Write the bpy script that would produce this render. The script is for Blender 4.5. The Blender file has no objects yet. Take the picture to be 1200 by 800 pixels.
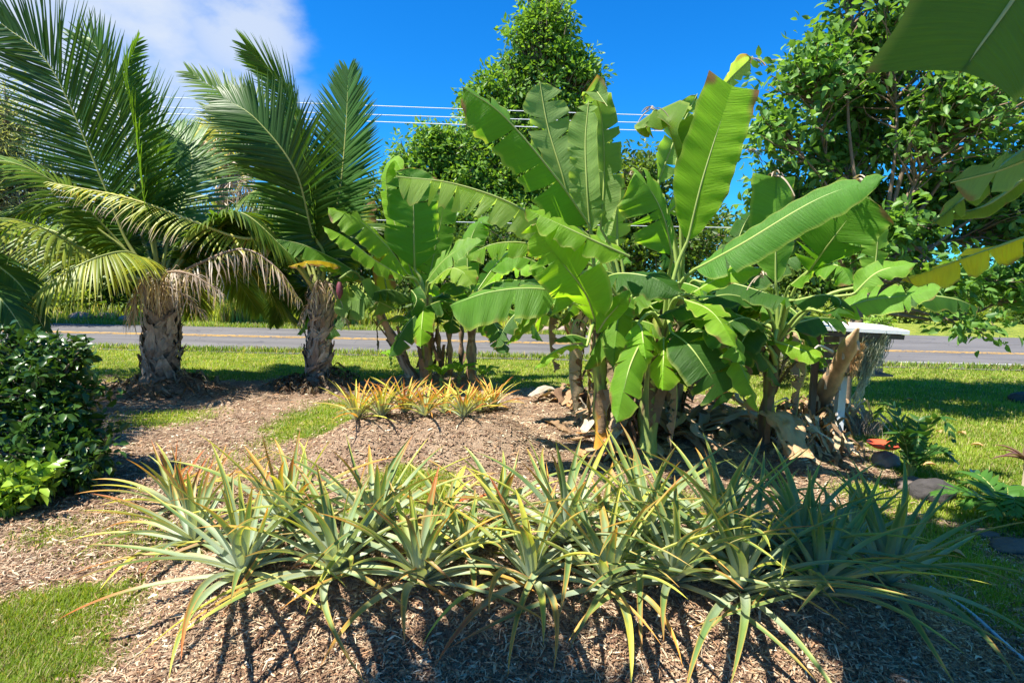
SUN_E = 60; SUN_FROM = (-.86, -.45, 0); SKY_GAIN = (.11, .45, .74); CLOUD = (2.5, 2.75, 3.1); EXPO = 1.38
OVER = [((-.35, 1.7, 5.0), (.7, .75, .35)), ((.5, 1.0, 5.1), (.9, .9, .45)), ((.15, 2.5, 5.2), (.7, .5, .3)), ((-2.45, .85, 4.9), (.42, .35, .25)), ((-.8, .0, 5.2), (.9, .8, .5)), ((-1.6, -.8, 5.0), (1.1, .9, .5)), ((.95, 2.1, 5.3), (.8, .8, .35))]  # crown blobs of the added unseen tree, placed for the shade they cast
import bpy, math
import numpy as np
from mathutils import Matrix
rng = np.random.default_rng(7)
SC = bpy.context.scene
COL = SC.collection

# ------------------------------------------------------------------ camera
F = 700.0
CAM = np.array([0.0, 0.0, 1.75])
TH = math.atan(72 / 700.0)
RO = math.radians(1.3)
_f = np.array([0, math.cos(TH), -math.sin(TH)])
_r0 = np.array([1.0, 0, 0]); _u0 = np.array([0, math.sin(TH), math.cos(TH)])
_r = _r0 * math.cos(RO) + _u0 * math.sin(RO)
_u = _u0 * math.cos(RO) - _r0 * math.sin(RO)

def ray(px, py):
    return _f + _r * (px - 600) / F + _u * (400 - py) / F
def P(px, py, Y):
    d = ray(px, py); return CAM + d * (Y / d[1])
def G(px, py, z=0.0):
    d = ray(px, py); return CAM + d * ((z - CAM[2]) / d[2])

cam = bpy.data.cameras.new('camera'); camo = bpy.data.objects.new('camera', cam); COL.objects.link(camo)
cam.sensor_width = 36; cam.lens = 36 * F / 1200; cam.clip_start = 0.05; cam.clip_end = 3000
camo.matrix_world = Matrix(((_r[0], _u[0], -_f[0], CAM[0]), (_r[1], _u[1], -_f[1], CAM[1]), (_r[2], _u[2], -_f[2], CAM[2]), (0, 0, 0, 1)))
SC.camera = camo

# ------------------------------------------------------------------ numeric helpers
def nrm(a):
    a = np.asarray(a, float)
    return a / np.maximum(np.linalg.norm(a, axis=-1, keepdims=True), 1e-9)

class VNoise:
    def __init__(s, seed):
        s.t = np.random.default_rng(seed).random((256, 256))
    def __call__(s, x, y):
        x = np.asarray(x, float); y = np.asarray(y, float)
        xi = np.floor(x).astype(int); yi = np.floor(y).astype(int)
        fx = x - xi; fy = y - yi; fx = fx * fx * (3 - 2 * fx); fy = fy * fy * (3 - 2 * fy)
        a = s.t[xi % 256, yi % 256]; b = s.t[(xi + 1) % 256, yi % 256]
        c = s.t[xi % 256, (yi + 1) % 256]; d = s.t[(xi + 1) % 256, (yi + 1) % 256]
        return (a * (1 - fx) + b * fx) * (1 - fy) + (c * (1 - fx) + d * fx) * fy
    def fbm(s, x, y, o=4):
        v = 0; a = .5; 
        for k in range(o):
            v = v + a * s(x * 2 ** k + 17 * k, y * 2 ** k + 5 * k); a *= .5
        return v
N1 = VNoise(1); N2 = VNoise(2); N3 = VNoise(3)

def spline(pts, n):
    """Catmull-Rom through pts, resampled evenly to n stations"""
    p = np.asarray(pts, float)
    if len(p) == 2:
        return p[0] + (p[1] - p[0]) * np.linspace(0, 1, n)[:, None]
    q = np.vstack([2 * p[0] - p[1], p, 2 * p[-1] - p[-2]])
    out = []
    for i in range(1, len(q) - 2):
        t = np.linspace(0, 1, 24, endpoint=False)[:, None]
        a, b, c, d = q[i - 1], q[i], q[i + 1], q[i + 2]
        out.append(.5 * (2 * b + (c - a) * t + (2 * a - 5 * b + 4 * c - d) * t ** 2 + (3 * b - a - 3 * c + d) * t ** 3))
    out.append(p[-1:]); o = np.vstack(out)
    s = np.concatenate([[0], np.cumsum(np.linalg.norm(np.diff(o, axis=0), axis=1))])
    u = np.linspace(0, s[-1], n)
    return np.stack([np.interp(u, s, o[:, k]) for k in range(3)], 1)

class MB:
    """collects vertices, quads / triangles, colour and leaf coordinates of one mesh"""
    def __init__(s): s.V = []; s.Q = []; s.T = []; s.C = []; s.L = []; s.n = 0
    def add(s, V, Q=None, T=None, C=(1, 1, 1), L=None):
        V = np.asarray(V, float).reshape(-1, 3); k = len(V)
        C = np.broadcast_to(np.asarray(C, float), (k, 3))
        if L is None: L = np.zeros((k, 3))
        s.V.append(V); s.C.append(C); s.L.append(np.broadcast_to(L, (k, 3)))
        if Q is not None and len(Q): s.Q.append(np.asarray(Q, int).reshape(-1, 4) + s.n)
        if T is not None and len(T): s.T.append(np.asarray(T, int).reshape(-1, 3) + s.n)
        s.n += k
    def grid(s, V, C=(1, 1, 1), L=None, close=False):
        """V (n,m,3) sheet"""
        n, m = V.shape[:2]
        i = np.arange(n - 1)[:, None]; j = np.arange(m if close else m - 1)[None, :]
        j2 = (j + 1) % m
        Q = np.stack([i * m + j, i * m + j2, (i + 1) * m + j2, (i + 1) * m + j], -1).reshape(-1, 4)
        C = np.asarray(C, float)
        if C.ndim == 3: C = C.reshape(-1, 3)
        s.add(V.reshape(-1, 3), Q, None, C, None if L is None else np.asarray(L).reshape(-1, 3))
    def tube(s, pts, rad, k=8, C=(1, 1, 1), cap=True, rough=0.0, flat=1.0, up=None):
        pts = np.asarray(pts, float); n = len(pts)
        rad = np.broadcast_to(np.asarray(rad, float), (n,))
        T = nrm(np.gradient(pts, axis=0))
        ref = np.array([0.1, 1, 0.05]) if up is None else np.asarray(up, float)
        if up is None and abs(nrm(ref) @ T[n // 2]) > .9: ref = np.array([1, .1, .05])
        A = nrm(np.cross(T, ref)); B = np.cross(A, T)
        a = np.linspace(0, 2 * math.pi, k, endpoint=False)
        R = rad[:, None] * (1 + rough * (rng.random((n, k)) - .5) * 2)
        V = pts[:, None] + R[..., None] * (A[:, None] * np.cos(a)[None, :, None] + flat * B[:, None] * np.sin(a)[None, :, None])
        L = np.zeros((n, k, 3)); L[..., 0] = np.linspace(0, 1, n)[:, None]; L[..., 1] = (a / 6.283)[None]
        if np.ndim(C) == 2: C = np.repeat(np.asarray(C)[:, None], k, 1)
        s.grid(V, C, L, close=True)
        if cap:
            for e in (0, -1):
                c = pts[e]; r = V[e]; base = np.vstack([r, c[None]])
                idx = np.arange(k); T3 = np.stack([idx, (idx + 1) % k, np.full(k, k)], 1)
                cc = C if np.ndim(C) == 1 else (np.asarray(C)[e, 0] if np.ndim(C) == 3 else np.asarray(C))
                s.add(base, None, T3 if e else T3[:, ::-1], cc)
    def inst(s, tv, tq, tt, pos, M, C, L=None):
        """template instanced: tv (k,3); pos (n,3); M (n,3,3) columns = axes (scaled)"""
        n = len(pos); k = len(tv)
        V = np.einsum('nij,kj->nki', M, tv) + pos[:, None]
        off = (np.arange(n) * k)[:, None, None]
        Q = None if tq is None else (np.asarray(tq)[None] + off).reshape(-1, 4)
        T = None if tt is None else (np.asarray(tt)[None] + off).reshape(-1, 3)
        C = np.asarray(C, float)
        if C.ndim == 2: C = np.repeat(C[:, None], k, 1).reshape(-1, 3)
        if L is not None: L = np.repeat(np.asarray(L)[:, None], k, 1).reshape(-1, 3) if np.asarray(L).shape[0] == n and np.ndim(L) == 2 else L
        s.add(V.reshape(-1, 3), Q, T, C, L)
    def build(s, name, mat, parent=None, smooth=True):
        V = np.vstack(s.V); C = np.vstack(s.C); L = np.vstack(s.L)
        Q = np.vstack(s.Q) if s.Q else np.zeros((0, 4), int)
        T = np.vstack(s.T) if s.T else np.zeros((0, 3), int)
        me = bpy.data.meshes.new(name)
        me.vertices.add(len(V)); me.vertices.foreach_set('co', V.astype(np.float32).ravel())
        loops = np.concatenate([Q.ravel(), T.ravel()]).astype(np.int32)
        me.loops.add(len(loops)); me.loops.foreach_set('vertex_index', loops)
        st = np.concatenate([np.arange(len(Q)) * 4, len(Q) * 4 + np.arange(len(T)) * 3]).astype(np.int32)
        me.polygons.add(len(st)); me.polygons.foreach_set('loop_start', st)
        try: me.polygons.foreach_set('loop_total', np.concatenate([np.full(len(Q), 4), np.full(len(T), 3)]).astype(np.int32))
        except Exception: pass
        me.update(calc_edges=True)
        me.polygons.foreach_set('use_smooth', np.full(len(st), bool(smooth)))
        a = me.attributes.new('col', 'FLOAT_COLOR', 'POINT')
        a.data.foreach_set('color', np.hstack([np.clip(C, 0, 1), np.ones((len(C), 1))]).astype(np.float32).ravel())
        b = me.attributes.new('lp', 'FLOAT_VECTOR', 'POINT')
        b.data.foreach_set('vector', L.astype(np.float32).ravel())
        me.materials.append(mat); me.validate()
        o = bpy.data.objects.new(name, me); COL.objects.link(o)
        if parent is not None: o.parent = parent
        # geometry is in world space: move origin for parts stays at the world origin via parent inverse
        if parent is not None: o.matrix_parent_inverse = parent.matrix_world.inverted() if False else Matrix.Translation(-parent.location)if parent.parent is None else Matrix.Identity(4)
        return o

def tag(o, label=None, cat=None, group=None, kind=None):
    if label: o['label'] = label
    if cat: o['category'] = cat
    if group: o['group'] = group
    if kind: o['kind'] = kind
    return o
def thing(name, loc, label, cat, group=None):
    o = bpy.data.objects.new(name, None); COL.objects.link(o); o.location = tuple(loc); o.empty_display_size = .2
    return tag(o, label, cat, group)

# ------------------------------------------------------------------ materials
def newmat(name):
    m = bpy.data.materials.new(name); m.use_nodes = True
    nt = m.node_tree; nt.nodes.clear()
    return m, nt
def nd(nt, t, **kw):
    n = nt.nodes.new(t)
    for k, v in kw.items():
        if k.startswith('i_'): n.inputs[k[2:].replace('_', ' ')].default_value = v
        else: setattr(n, k, v)
    return n
def math_(nt, op, a, b=None, c=None, clamp=False):
    n = nt.nodes.new('ShaderNodeMath'); n.operation = op; n.use_clamp = clamp
    for i, v in enumerate((a, b, c)):
        if v is None: continue
        if hasattr(v, 'links') or hasattr(v, 'is_linked'): nt.links.new(v, n.inputs[i])
        else: n.inputs[i].default_value = v
    return n.outputs[0]
def mix_(nt, f, a, b, mode='MIX'):
    n = nt.nodes.new('ShaderNodeMix'); n.data_type = 'RGBA'; n.blend_type = mode
    for sock, v in ((n.inputs[0], f), (n.inputs[6], a), (n.inputs[7], b)):
        if hasattr(v, 'is_linked'): nt.links.new(v, sock)
        else: sock.default_value = v if isinstance(v, (int, float)) else (*v, 1) if len(v) == 3 else v
    return n.outputs[2]
def noise_(nt, scale, detail=3, vec=None, rough=.5):
    n = nt.nodes.new('ShaderNodeTexNoise'); n.inputs['Scale'].default_value = scale
    n.inputs['Detail'].default_value = detail; n.inputs['Roughness'].default_value = rough
    if vec is not None: nt.links.new(vec, n.inputs['Vector'])
    return n.outputs['Fac']
def ramp_(nt, f, lo, hi):
    n = nt.nodes.new('ShaderNodeMapRange'); n.interpolation_type = 'SMOOTHSTEP'
    nt.links.new(f, n.inputs[0]); n.inputs[1].default_value = lo; n.inputs[2].default_value = hi
    return n.outputs[0]

def foliage_mat(name, rough=.45, trans=.35, spec=.5, back=None, veins=0.0, vfreq=60, vary=.25, nscale=6, tgain=1.6, coat=0):
    """colour attribute * slow noise; diffuse/gloss + translucency"""
    m, nt = newmat(name); L = nt.links
    at = nd(nt, 'ShaderNodeAttribute', attribute_name='col').outputs['Color']
    lp = nd(nt, 'ShaderNodeAttribute', attribute_name='lp').outputs['Vector']
    geo = nd(nt, 'ShaderNodeNewGeometry')
    tc = nd(nt, 'ShaderNodeTexCoord').outputs['Object']
    nz = noise_(nt, nscale, 3, tc)
    f = math_(nt, 'MULTIPLY_ADD', nz, vary * 2, 1 - vary)
    vec = nd(nt, 'ShaderNodeVectorMath', operation='SCALE'); L.new(at, vec.inputs[0]); L.new(f, vec.inputs['Scale'])
    c = vec.outputs[0]
    bump = None
    if veins:
        sep = nd(nt, 'ShaderNodeSeparateXYZ'); L.new(lp, sep.inputs[0])
        nv = nd(nt, 'ShaderNodeCombineXYZ'); L.new(math_(nt, 'MULTIPLY', sep.outputs[0], vfreq), nv.inputs[0])
        L.new(math_(nt, 'MULTIPLY', sep.outputs[1], 1.2), nv.inputs[1]); L.new(sep.outputs[2], nv.inputs[2])
        vn = noise_(nt, 1.0, 5, nv.outputs[0], .65)
        c = mix_(nt, math_(nt, 'MULTIPLY', ramp_(nt, vn, .35, .75), veins), c, mix_(nt, .5, c, (.9, 1, .6), 'MULTIPLY'), 'MIX')
        sc = nd(nt, 'ShaderNodeVectorMath', operation='SCALE'); L.new(c, sc.inputs[0])
        L.new(math_(nt, 'MULTIPLY_ADD', vn, veins * 1.0, 1 - veins * .5), sc.inputs['Scale']); c = sc.outputs[0]
        b = nd(nt, 'ShaderNodeBump'); b.inputs['Strength'].default_value = .6; b.inputs['Distance'].default_value = .02
        L.new(vn, b.inputs['Height']); bump = b.outputs[0]
    cf = c
    if back is not None:
        cb = mix_(nt, back[3], c, back[:3])
        cf = mix_(nt, geo.outputs['Backfacing'], c, cb)
    p = nd(nt, 'ShaderNodeBsdfPrincipled'); L.new(cf, p.inputs['Base Color'])
    p.inputs['Roughness'].default_value = rough
    p.inputs['Specular IOR Level'].default_value = spec
    if back is not None:
        L.new(math_(nt, 'MULTIPLY_ADD', geo.outputs['Backfacing'], .2, rough), p.inputs['Roughness'])
    if bump is not None: L.new(bump, p.inputs['Normal'])
    t = nd(nt, 'ShaderNodeBsdfTranslucent')
    tv = nd(nt, 'ShaderNodeVectorMath', operation='MULTIPLY'); L.new(c, tv.inputs[0]); tv.inputs[1].default_value = (tgain * 1.15, tgain * 1.1, tgain * .4)
    L.new(tv.outputs[0], t.inputs['Color'])
    ms = nd(nt, 'ShaderNodeMixShader'); ms.inputs[0].default_value = trans
    L.new(p.outputs[0], ms.inputs[1]); L.new(t.outputs[0], ms.inputs[2])
    o = nd(nt, 'ShaderNodeOutputMaterial'); L.new(ms.outputs[0], o.inputs[0])
    return m

def solid_mat(name, rough=.8, spec=.3, vary=.3, nscale=20, bump=.3, bscale=40, stretch=(1, 1, 1), metal=0, dist=.02):
    m, nt = newmat(name); L = nt.links
    at = nd(nt, 'ShaderNodeAttribute', attribute_name='col').outputs['Color']
    tc = nd(nt, 'ShaderNodeTexCoord').outputs['Object']
    mp = nd(nt, 'ShaderNodeMapping'); L.new(tc, mp.inputs[0]); mp.inputs['Scale'].default_value = stretch
    nz = noise_(nt, nscale, 5, mp.outputs[0], .6)
    f = math_(nt, 'MULTIPLY_ADD', nz, vary * 2, 1 - vary)
    vec = nd(nt, 'ShaderNodeVectorMath', operation='SCALE'); L.new(at, vec.inputs[0]); L.new(f, vec.inputs['Scale'])
    p = nd(nt, 'ShaderNodeBsdfPrincipled'); L.new(vec.outputs[0], p.inputs['Base Color'])
    p.inputs['Roughness'].default_value = rough; p.inputs['Specular IOR Level'].default_value = spec; p.inputs['Metallic'].default_value = metal
    if bump:
        b = nd(nt, 'ShaderNodeBump'); b.inputs['Strength'].default_value = bump; b.inputs['Distance'].default_value = dist
        L.new(noise_(nt, bscale, 6, mp.outputs[0], .65), b.inputs['Height']); L.new(b.outputs[0], p.inputs['Normal'])
    o = nd(nt, 'ShaderNodeOutputMaterial'); L.new(p.outputs[0], o.inputs[0])
    return m

M_BAN = foliage_mat('banana_leaf_blade', rough=.46, trans=.5, spec=.26, back=(.30, .42, .14, .25), veins=.5, vfreq=75, vary=.18, nscale=2.5, tgain=1.9)
M_RIB = foliage_mat('banana_midrib', rough=.5, trans=.1, vary=.15)
M_PALM = foliage_mat('palm_leaflet', rough=.42, trans=.32, spec=.3, vary=.3, nscale=3, tgain=1.8)
M_TREE = foliage_mat('tree_leaf', rough=.45, trans=.36, spec=.32, vary=.35, nscale=1.2, tgain=1.8)
M_GLOSS = foliage_mat('glossy_leaf', rough=.33, trans=.2, spec=.42, vary=.35, nscale=4, tgain=1.8)
M_PINE = foliage_mat('pineapple_leaf', rough=.5, trans=.22, spec=.32, vary=.25, nscale=9, tgain=1.6)
M_GRASS = foliage_mat('grass_blade', rough=.55, trans=.35, spec=.3, vary=.4, nscale=1.5, tgain=1.7)
M_DRY = foliage_mat('dry_leaf', rough=.8, trans=.12, spec=.2, veins=.5, vfreq=40, vary=.35, nscale=8, tgain=1.2)
M_BARK = solid_mat('bark', .9, .2, .45, 9, .6, 26, (1, 1, .35))
M_PSEUDO = solid_mat('banana_pseudostem', .6, .35, .4, 7, .4, 30, (2.2, 2.2, .35))
M_FIBRE = solid_mat('palm_fibre', .9, .2, .5, 14, .7, 60, (1.6, 1.6, .4))
M_ROCK = solid_mat('lava_rock', .9, .3, .5, 9, 1.0, 14)
M_PAINT = solid_mat('painted_wood', .6, .4, .12, 6, .1, 30)
M_WOOD = solid_mat('weathered_wood', .85, .2, .4, 10, .4, 40, (3, 3, .3))
M_PLAIN = solid_mat('plain_surface', .5, .4, .1, 10, .0)
# ------------------------------------------------------------------ terrain
def bump_(x, y, cx, cy, a, b, h, p=1.0):
    d = np.sqrt(((x - cx) / a) ** 2 + ((y - cy) / b) ** 2)
    return h * np.where(d < 1, (.5 + .5 * np.cos(np.pi * np.clip(d, 0, 1) ** p)), 0)
def capsule(x, y, x0, x1, cy, b, h):
    dx = np.maximum(0, np.maximum(x0 - x, x - x1)); d = np.sqrt(dx ** 2 + (y - cy) ** 2) / b
    return h * np.where(d < 1, (.5 + .5 * np.cos(np.pi * np.clip(d, 0, 1) ** 1.25)), 0)
mid_c = G(508, 490, .3)
PALM1 = G(188, 436, .28); PALM2 = G(373, 436, .26)
BIG = G(770, 520, .12); MIDC = G(515, 440, .15)
def H(x, y):
    x = np.asarray(x, float); y = np.asarray(y, float)
    z = capsule(x, y, -1.05, 1.55, 3.15, .98, .36)
    z = z + capsule(x, y, mid_c[0] - .55, mid_c[0] + .55, mid_c[1], .85, .33)
    z = z + bump_(x, y, PALM1[0] + .1, PALM1[1], 1.15, .9, .26, .8) + bump_(x, y, PALM2[0] + .1, PALM2[1], .8, .65, .24, .8)
    z = z + bump_(x, y, BIG[0] + .6, BIG[1] + .3, 2.6, 1.5, .16)
    z = z + bump_(x, y, MIDC[0], MIDC[1], 1.5, .8, .18)
    near = np.clip((y - 11) / 3, 0, 1)
    z = z + (N1.fbm(x * .35, y * .35, 3) - .45) * .10 * (1 - near)
    z = z + (N2.fbm(x * 2.5, y * 2.5, 3) - .45) * .035 * (1 - near)
    # the land falls a little to the verge; far side rises as a bank
    far = np.clip((y - 22) / 25, 0, 1); z = z + far * 1.0 * N3.fbm(x * .05, y * .05, 2)
    return z
def Hs(x, y): return float(H(np.array([x]), np.array([y]))[0])
def on(px, py, z=0.1):
    """first point of the terrain met by the view ray"""
    d = ray(px, py); t = np.arange(1.5, 60, .01) / d[1]; Q = CAM + d * t[:, None]
    k = np.nonzero(Q[:, 2] <= H(Q[:, 0], Q[:, 1]))[0]
    return Q[k[0]] if len(k) else G(px, py)

def ell(x, y, cx, cy, a, b): return np.sqrt(((x - cx) / a) ** 2 + ((y - cy) / b) ** 2)
def pell(x, y, px0, py0, px1, py1):
    """ellipse from an image box lying on the ground"""
    a = G(px0, (py0 + py1) / 2); b = G(px1, (py0 + py1) / 2); c = G((px0 + px1) / 2, py0); d = G((px0 + px1) / 2, py1)
    return ell(x, y, (a[0] + b[0]) / 2, (c[1] + d[1]) / 2, (b[0] - a[0]) / 2, (c[1] - d[1]) / 2)
def grass_amount(x, y):
    x = np.asarray(x, float); y = np.asarray(y, float)
    w = (N1.fbm(x * 1.3, y * 1.3, 4) - .47) * 1.5 + (N2.fbm(x * 6, y * 6, 3) - .45) * .7
    def blob(d, soft=.35, amt=1.0): return np.clip((1 - d + w * .55) / soft, 0, 1) * amt
    g = np.clip((y - 9.2 + w * 1.6) / .8, 0, 1)                       # lawn in front of the road
    g = np.maximum(g, np.clip((x - (3.05 - .0 * y) - .25 * np.maximum(0, 5 - y) + w * .9) / .5, 0, 1) * (y > 2.2))   # lawn on the right
    g = np.maximum(g, blob(pell(x, y, 270, 462, 450, 545), .6, .8))
    g = np.maximum(g, blob(pell(x, y, 395, 530, 540, 640), .45, 1))
    g = np.maximum(g, blob(pell(x, y, 880, 590, 1260, 740), .4, .9))
    g = np.maximum(g, blob(pell(x, y, -170, 665, 150, 900), .4, 1))
    g = np.maximum(g, blob(pell(x, y, -10, 600, 120, 650), .7, .5))
    g = np.maximum(g, blob(pell(x, y, 100, 474, 270, 506), .6, .7))
    g = np.maximum(g, blob(pell(x, y, 640, 560, 900, 650), .6, .8))
    g = np.maximum(g, blob(pell(x, y, 960, 555, 1080, 600), .6, .7))
    g = np.maximum(g, np.maximum(blob(pell(x, y, 40, 590, 330, 670), .9, .5), blob(pell(x, y, 150, 495, 400, 610), 1.2, .48)))
    # mulch mounds stay bare
    def clear(d, s=.25): return np.clip((d - 1 + w * .3) / s, 0, 1)
    g = g * clear(ell(x, y, .25, 3.1, 2.15, .85)) * clear(ell(x, y, mid_c[0] + .15, mid_c[1], 1.45, .62))
    g = g * clear(ell(x, y, PALM1[0] + .15, PALM1[1] - .1, 1.3, 1.0)) * clear(ell(x, y, PALM2[0] + .2, PALM2[1] - .1, .95, .75))
    g = g * clear(ell(x, y, BIG[0] + .5, BIG[1] + .35, 1.7, 1.0))
    return g

# road: nearly square to the view
RY0, RY1 = 13.15, 19.4
def axis(lo, hi, core0, core1, d, grow=1.12, dmax=40):
    c = list(np.arange(core0, core1 + 1e-6, d))
    x, s = core1, d
    while x < hi: s = min(s * grow, dmax); x += s; c.append(x)
    x, s = core0, d; l = []
    while x > lo: s = min(s * grow, dmax); x -= s; l.append(x)
    return np.array(l[::-1] + c)
gx = axis(-700, 700, -5.5, 5.5, .05); gy = axis(-60, 1500, 2.0, 11.5, .05)
X, Y = np.meshgrid(gx, gy, indexing='ij')
Z = H(X, Y)
onroad = (Y > RY0 + .35) & (Y < RY1 - .35)
Z = np.where(onroad, np.minimum(Z, -.03), Z)
mb = MB(); gm = grass_amount(X, Y)
Lp = np.stack([gm, np.zeros_like(gm), np.zeros_like(gm)], -1)
mb.grid(np.stack([X, Y, Z], -1)[:, ::-1][:, :, :], (1, 1, 1), Lp[:, ::-1])

def ground_material():
    m, nt = newmat('ground_surface'); L = nt.links
    lp = nd(nt, 'ShaderNodeAttribute', attribute_name='lp').outputs['Vector']
    sep = nd(nt, 'ShaderNodeSeparateXYZ'); L.new(lp, sep.inputs[0]); g = sep.outputs[0]
    tc = nd(nt, 'ShaderNodeTexCoord').outputs['Object']
    n1 = noise_(nt, 2.2, 4, tc); n2 = noise_(nt, 14, 5, tc, .65); n3 = noise_(nt, 70, 4, tc, .7)
    # fibrous mulch: warped, stretched noise in two directions
    def fib(sx, sy, rot, sc):
        mp = nd(nt, 'ShaderNodeMapping'); L.new(tc, mp.inputs[0]); mp.inputs['Rotation'].default_value = (0, 0, rot); mp.inputs['Scale'].default_value = (sx, sy, 1)
        dn = nd(nt, 'ShaderNodeTexNoise'); dn.inputs['Scale'].default_value = sc; dn.inputs['Detail'].default_value = 4; dn.inputs['Distortion'].default_value = 1.6
        L.new(mp.outputs[0], dn.inputs['Vector']); return dn.outputs['Fac']
    fa = fib(1, 5, .5, 22); fb = fib(5, 1, .2, 26)
    fx = math_(nt, 'MAXIMUM', fa, fb)
    chips = ramp_(nt, fx, .56, .70)
    dark = ramp_(nt, fx, .53, .42)
    mul = mix_(nt, ramp_(nt, n1, .35, .65), (.24, .155, .10), (.37, .26, .175))
    mul = mix_(nt, math_(nt, 'MULTIPLY', chips, .6), mul, (.58, .46, .32))
    mul = mix_(nt, math_(nt, 'MULTIPLY', dark, .7), mul, (.065, .036, .024))
    gr = mix_(nt, ramp_(nt, n1, .35, .65), (.13, .20, .018), (.34, .36, .05))
    gr = mix_(nt, ramp_(nt, n3, .4, .7), gr, (.05, .095, .012))
    gr = mix_(nt, math_(nt, 'MULTIPLY', ramp_(nt, n2, .52, .68), .45), gr, (.34, .26, .11))
    gg = math_(nt, 'ADD', g, math_(nt, 'MULTIPLY_ADD', n2, .7, -.35))
    c = mix_(nt, ramp_(nt, gg, .3, .7), mul, gr)
    p = nd(nt, 'ShaderNodeBsdfPrincipled'); L.new(c, p.inputs['Base Color']); p.inputs['Roughness'].default_value = .95; p.inputs['Specular IOR Level'].default_value = .15
    b = nd(nt, 'ShaderNodeBump'); b.inputs['Strength'].default_value = .8; b.inputs['Distance'].default_value = .03
    L.new(math_(nt, 'ADD', fx, n3), b.inputs['Height']); L.new(b.outputs[0], p.inputs['Normal'])
    o = nd(nt, 'ShaderNodeOutputMaterial'); L.new(p.outputs[0], o.inputs[0]); return m
ground = mb.build('ground', ground_material()); tag(ground, kind='structure')

# ------------------------------------------------------------------ plant builders
WHITE = np.array([1., 1, 1])
def lerp(a, b, t):
    a = np.asarray(a, float); b = np.asarray(b, float); t = np.asarray(t)[..., None]
    return a * (1 - t) + b * t

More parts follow.
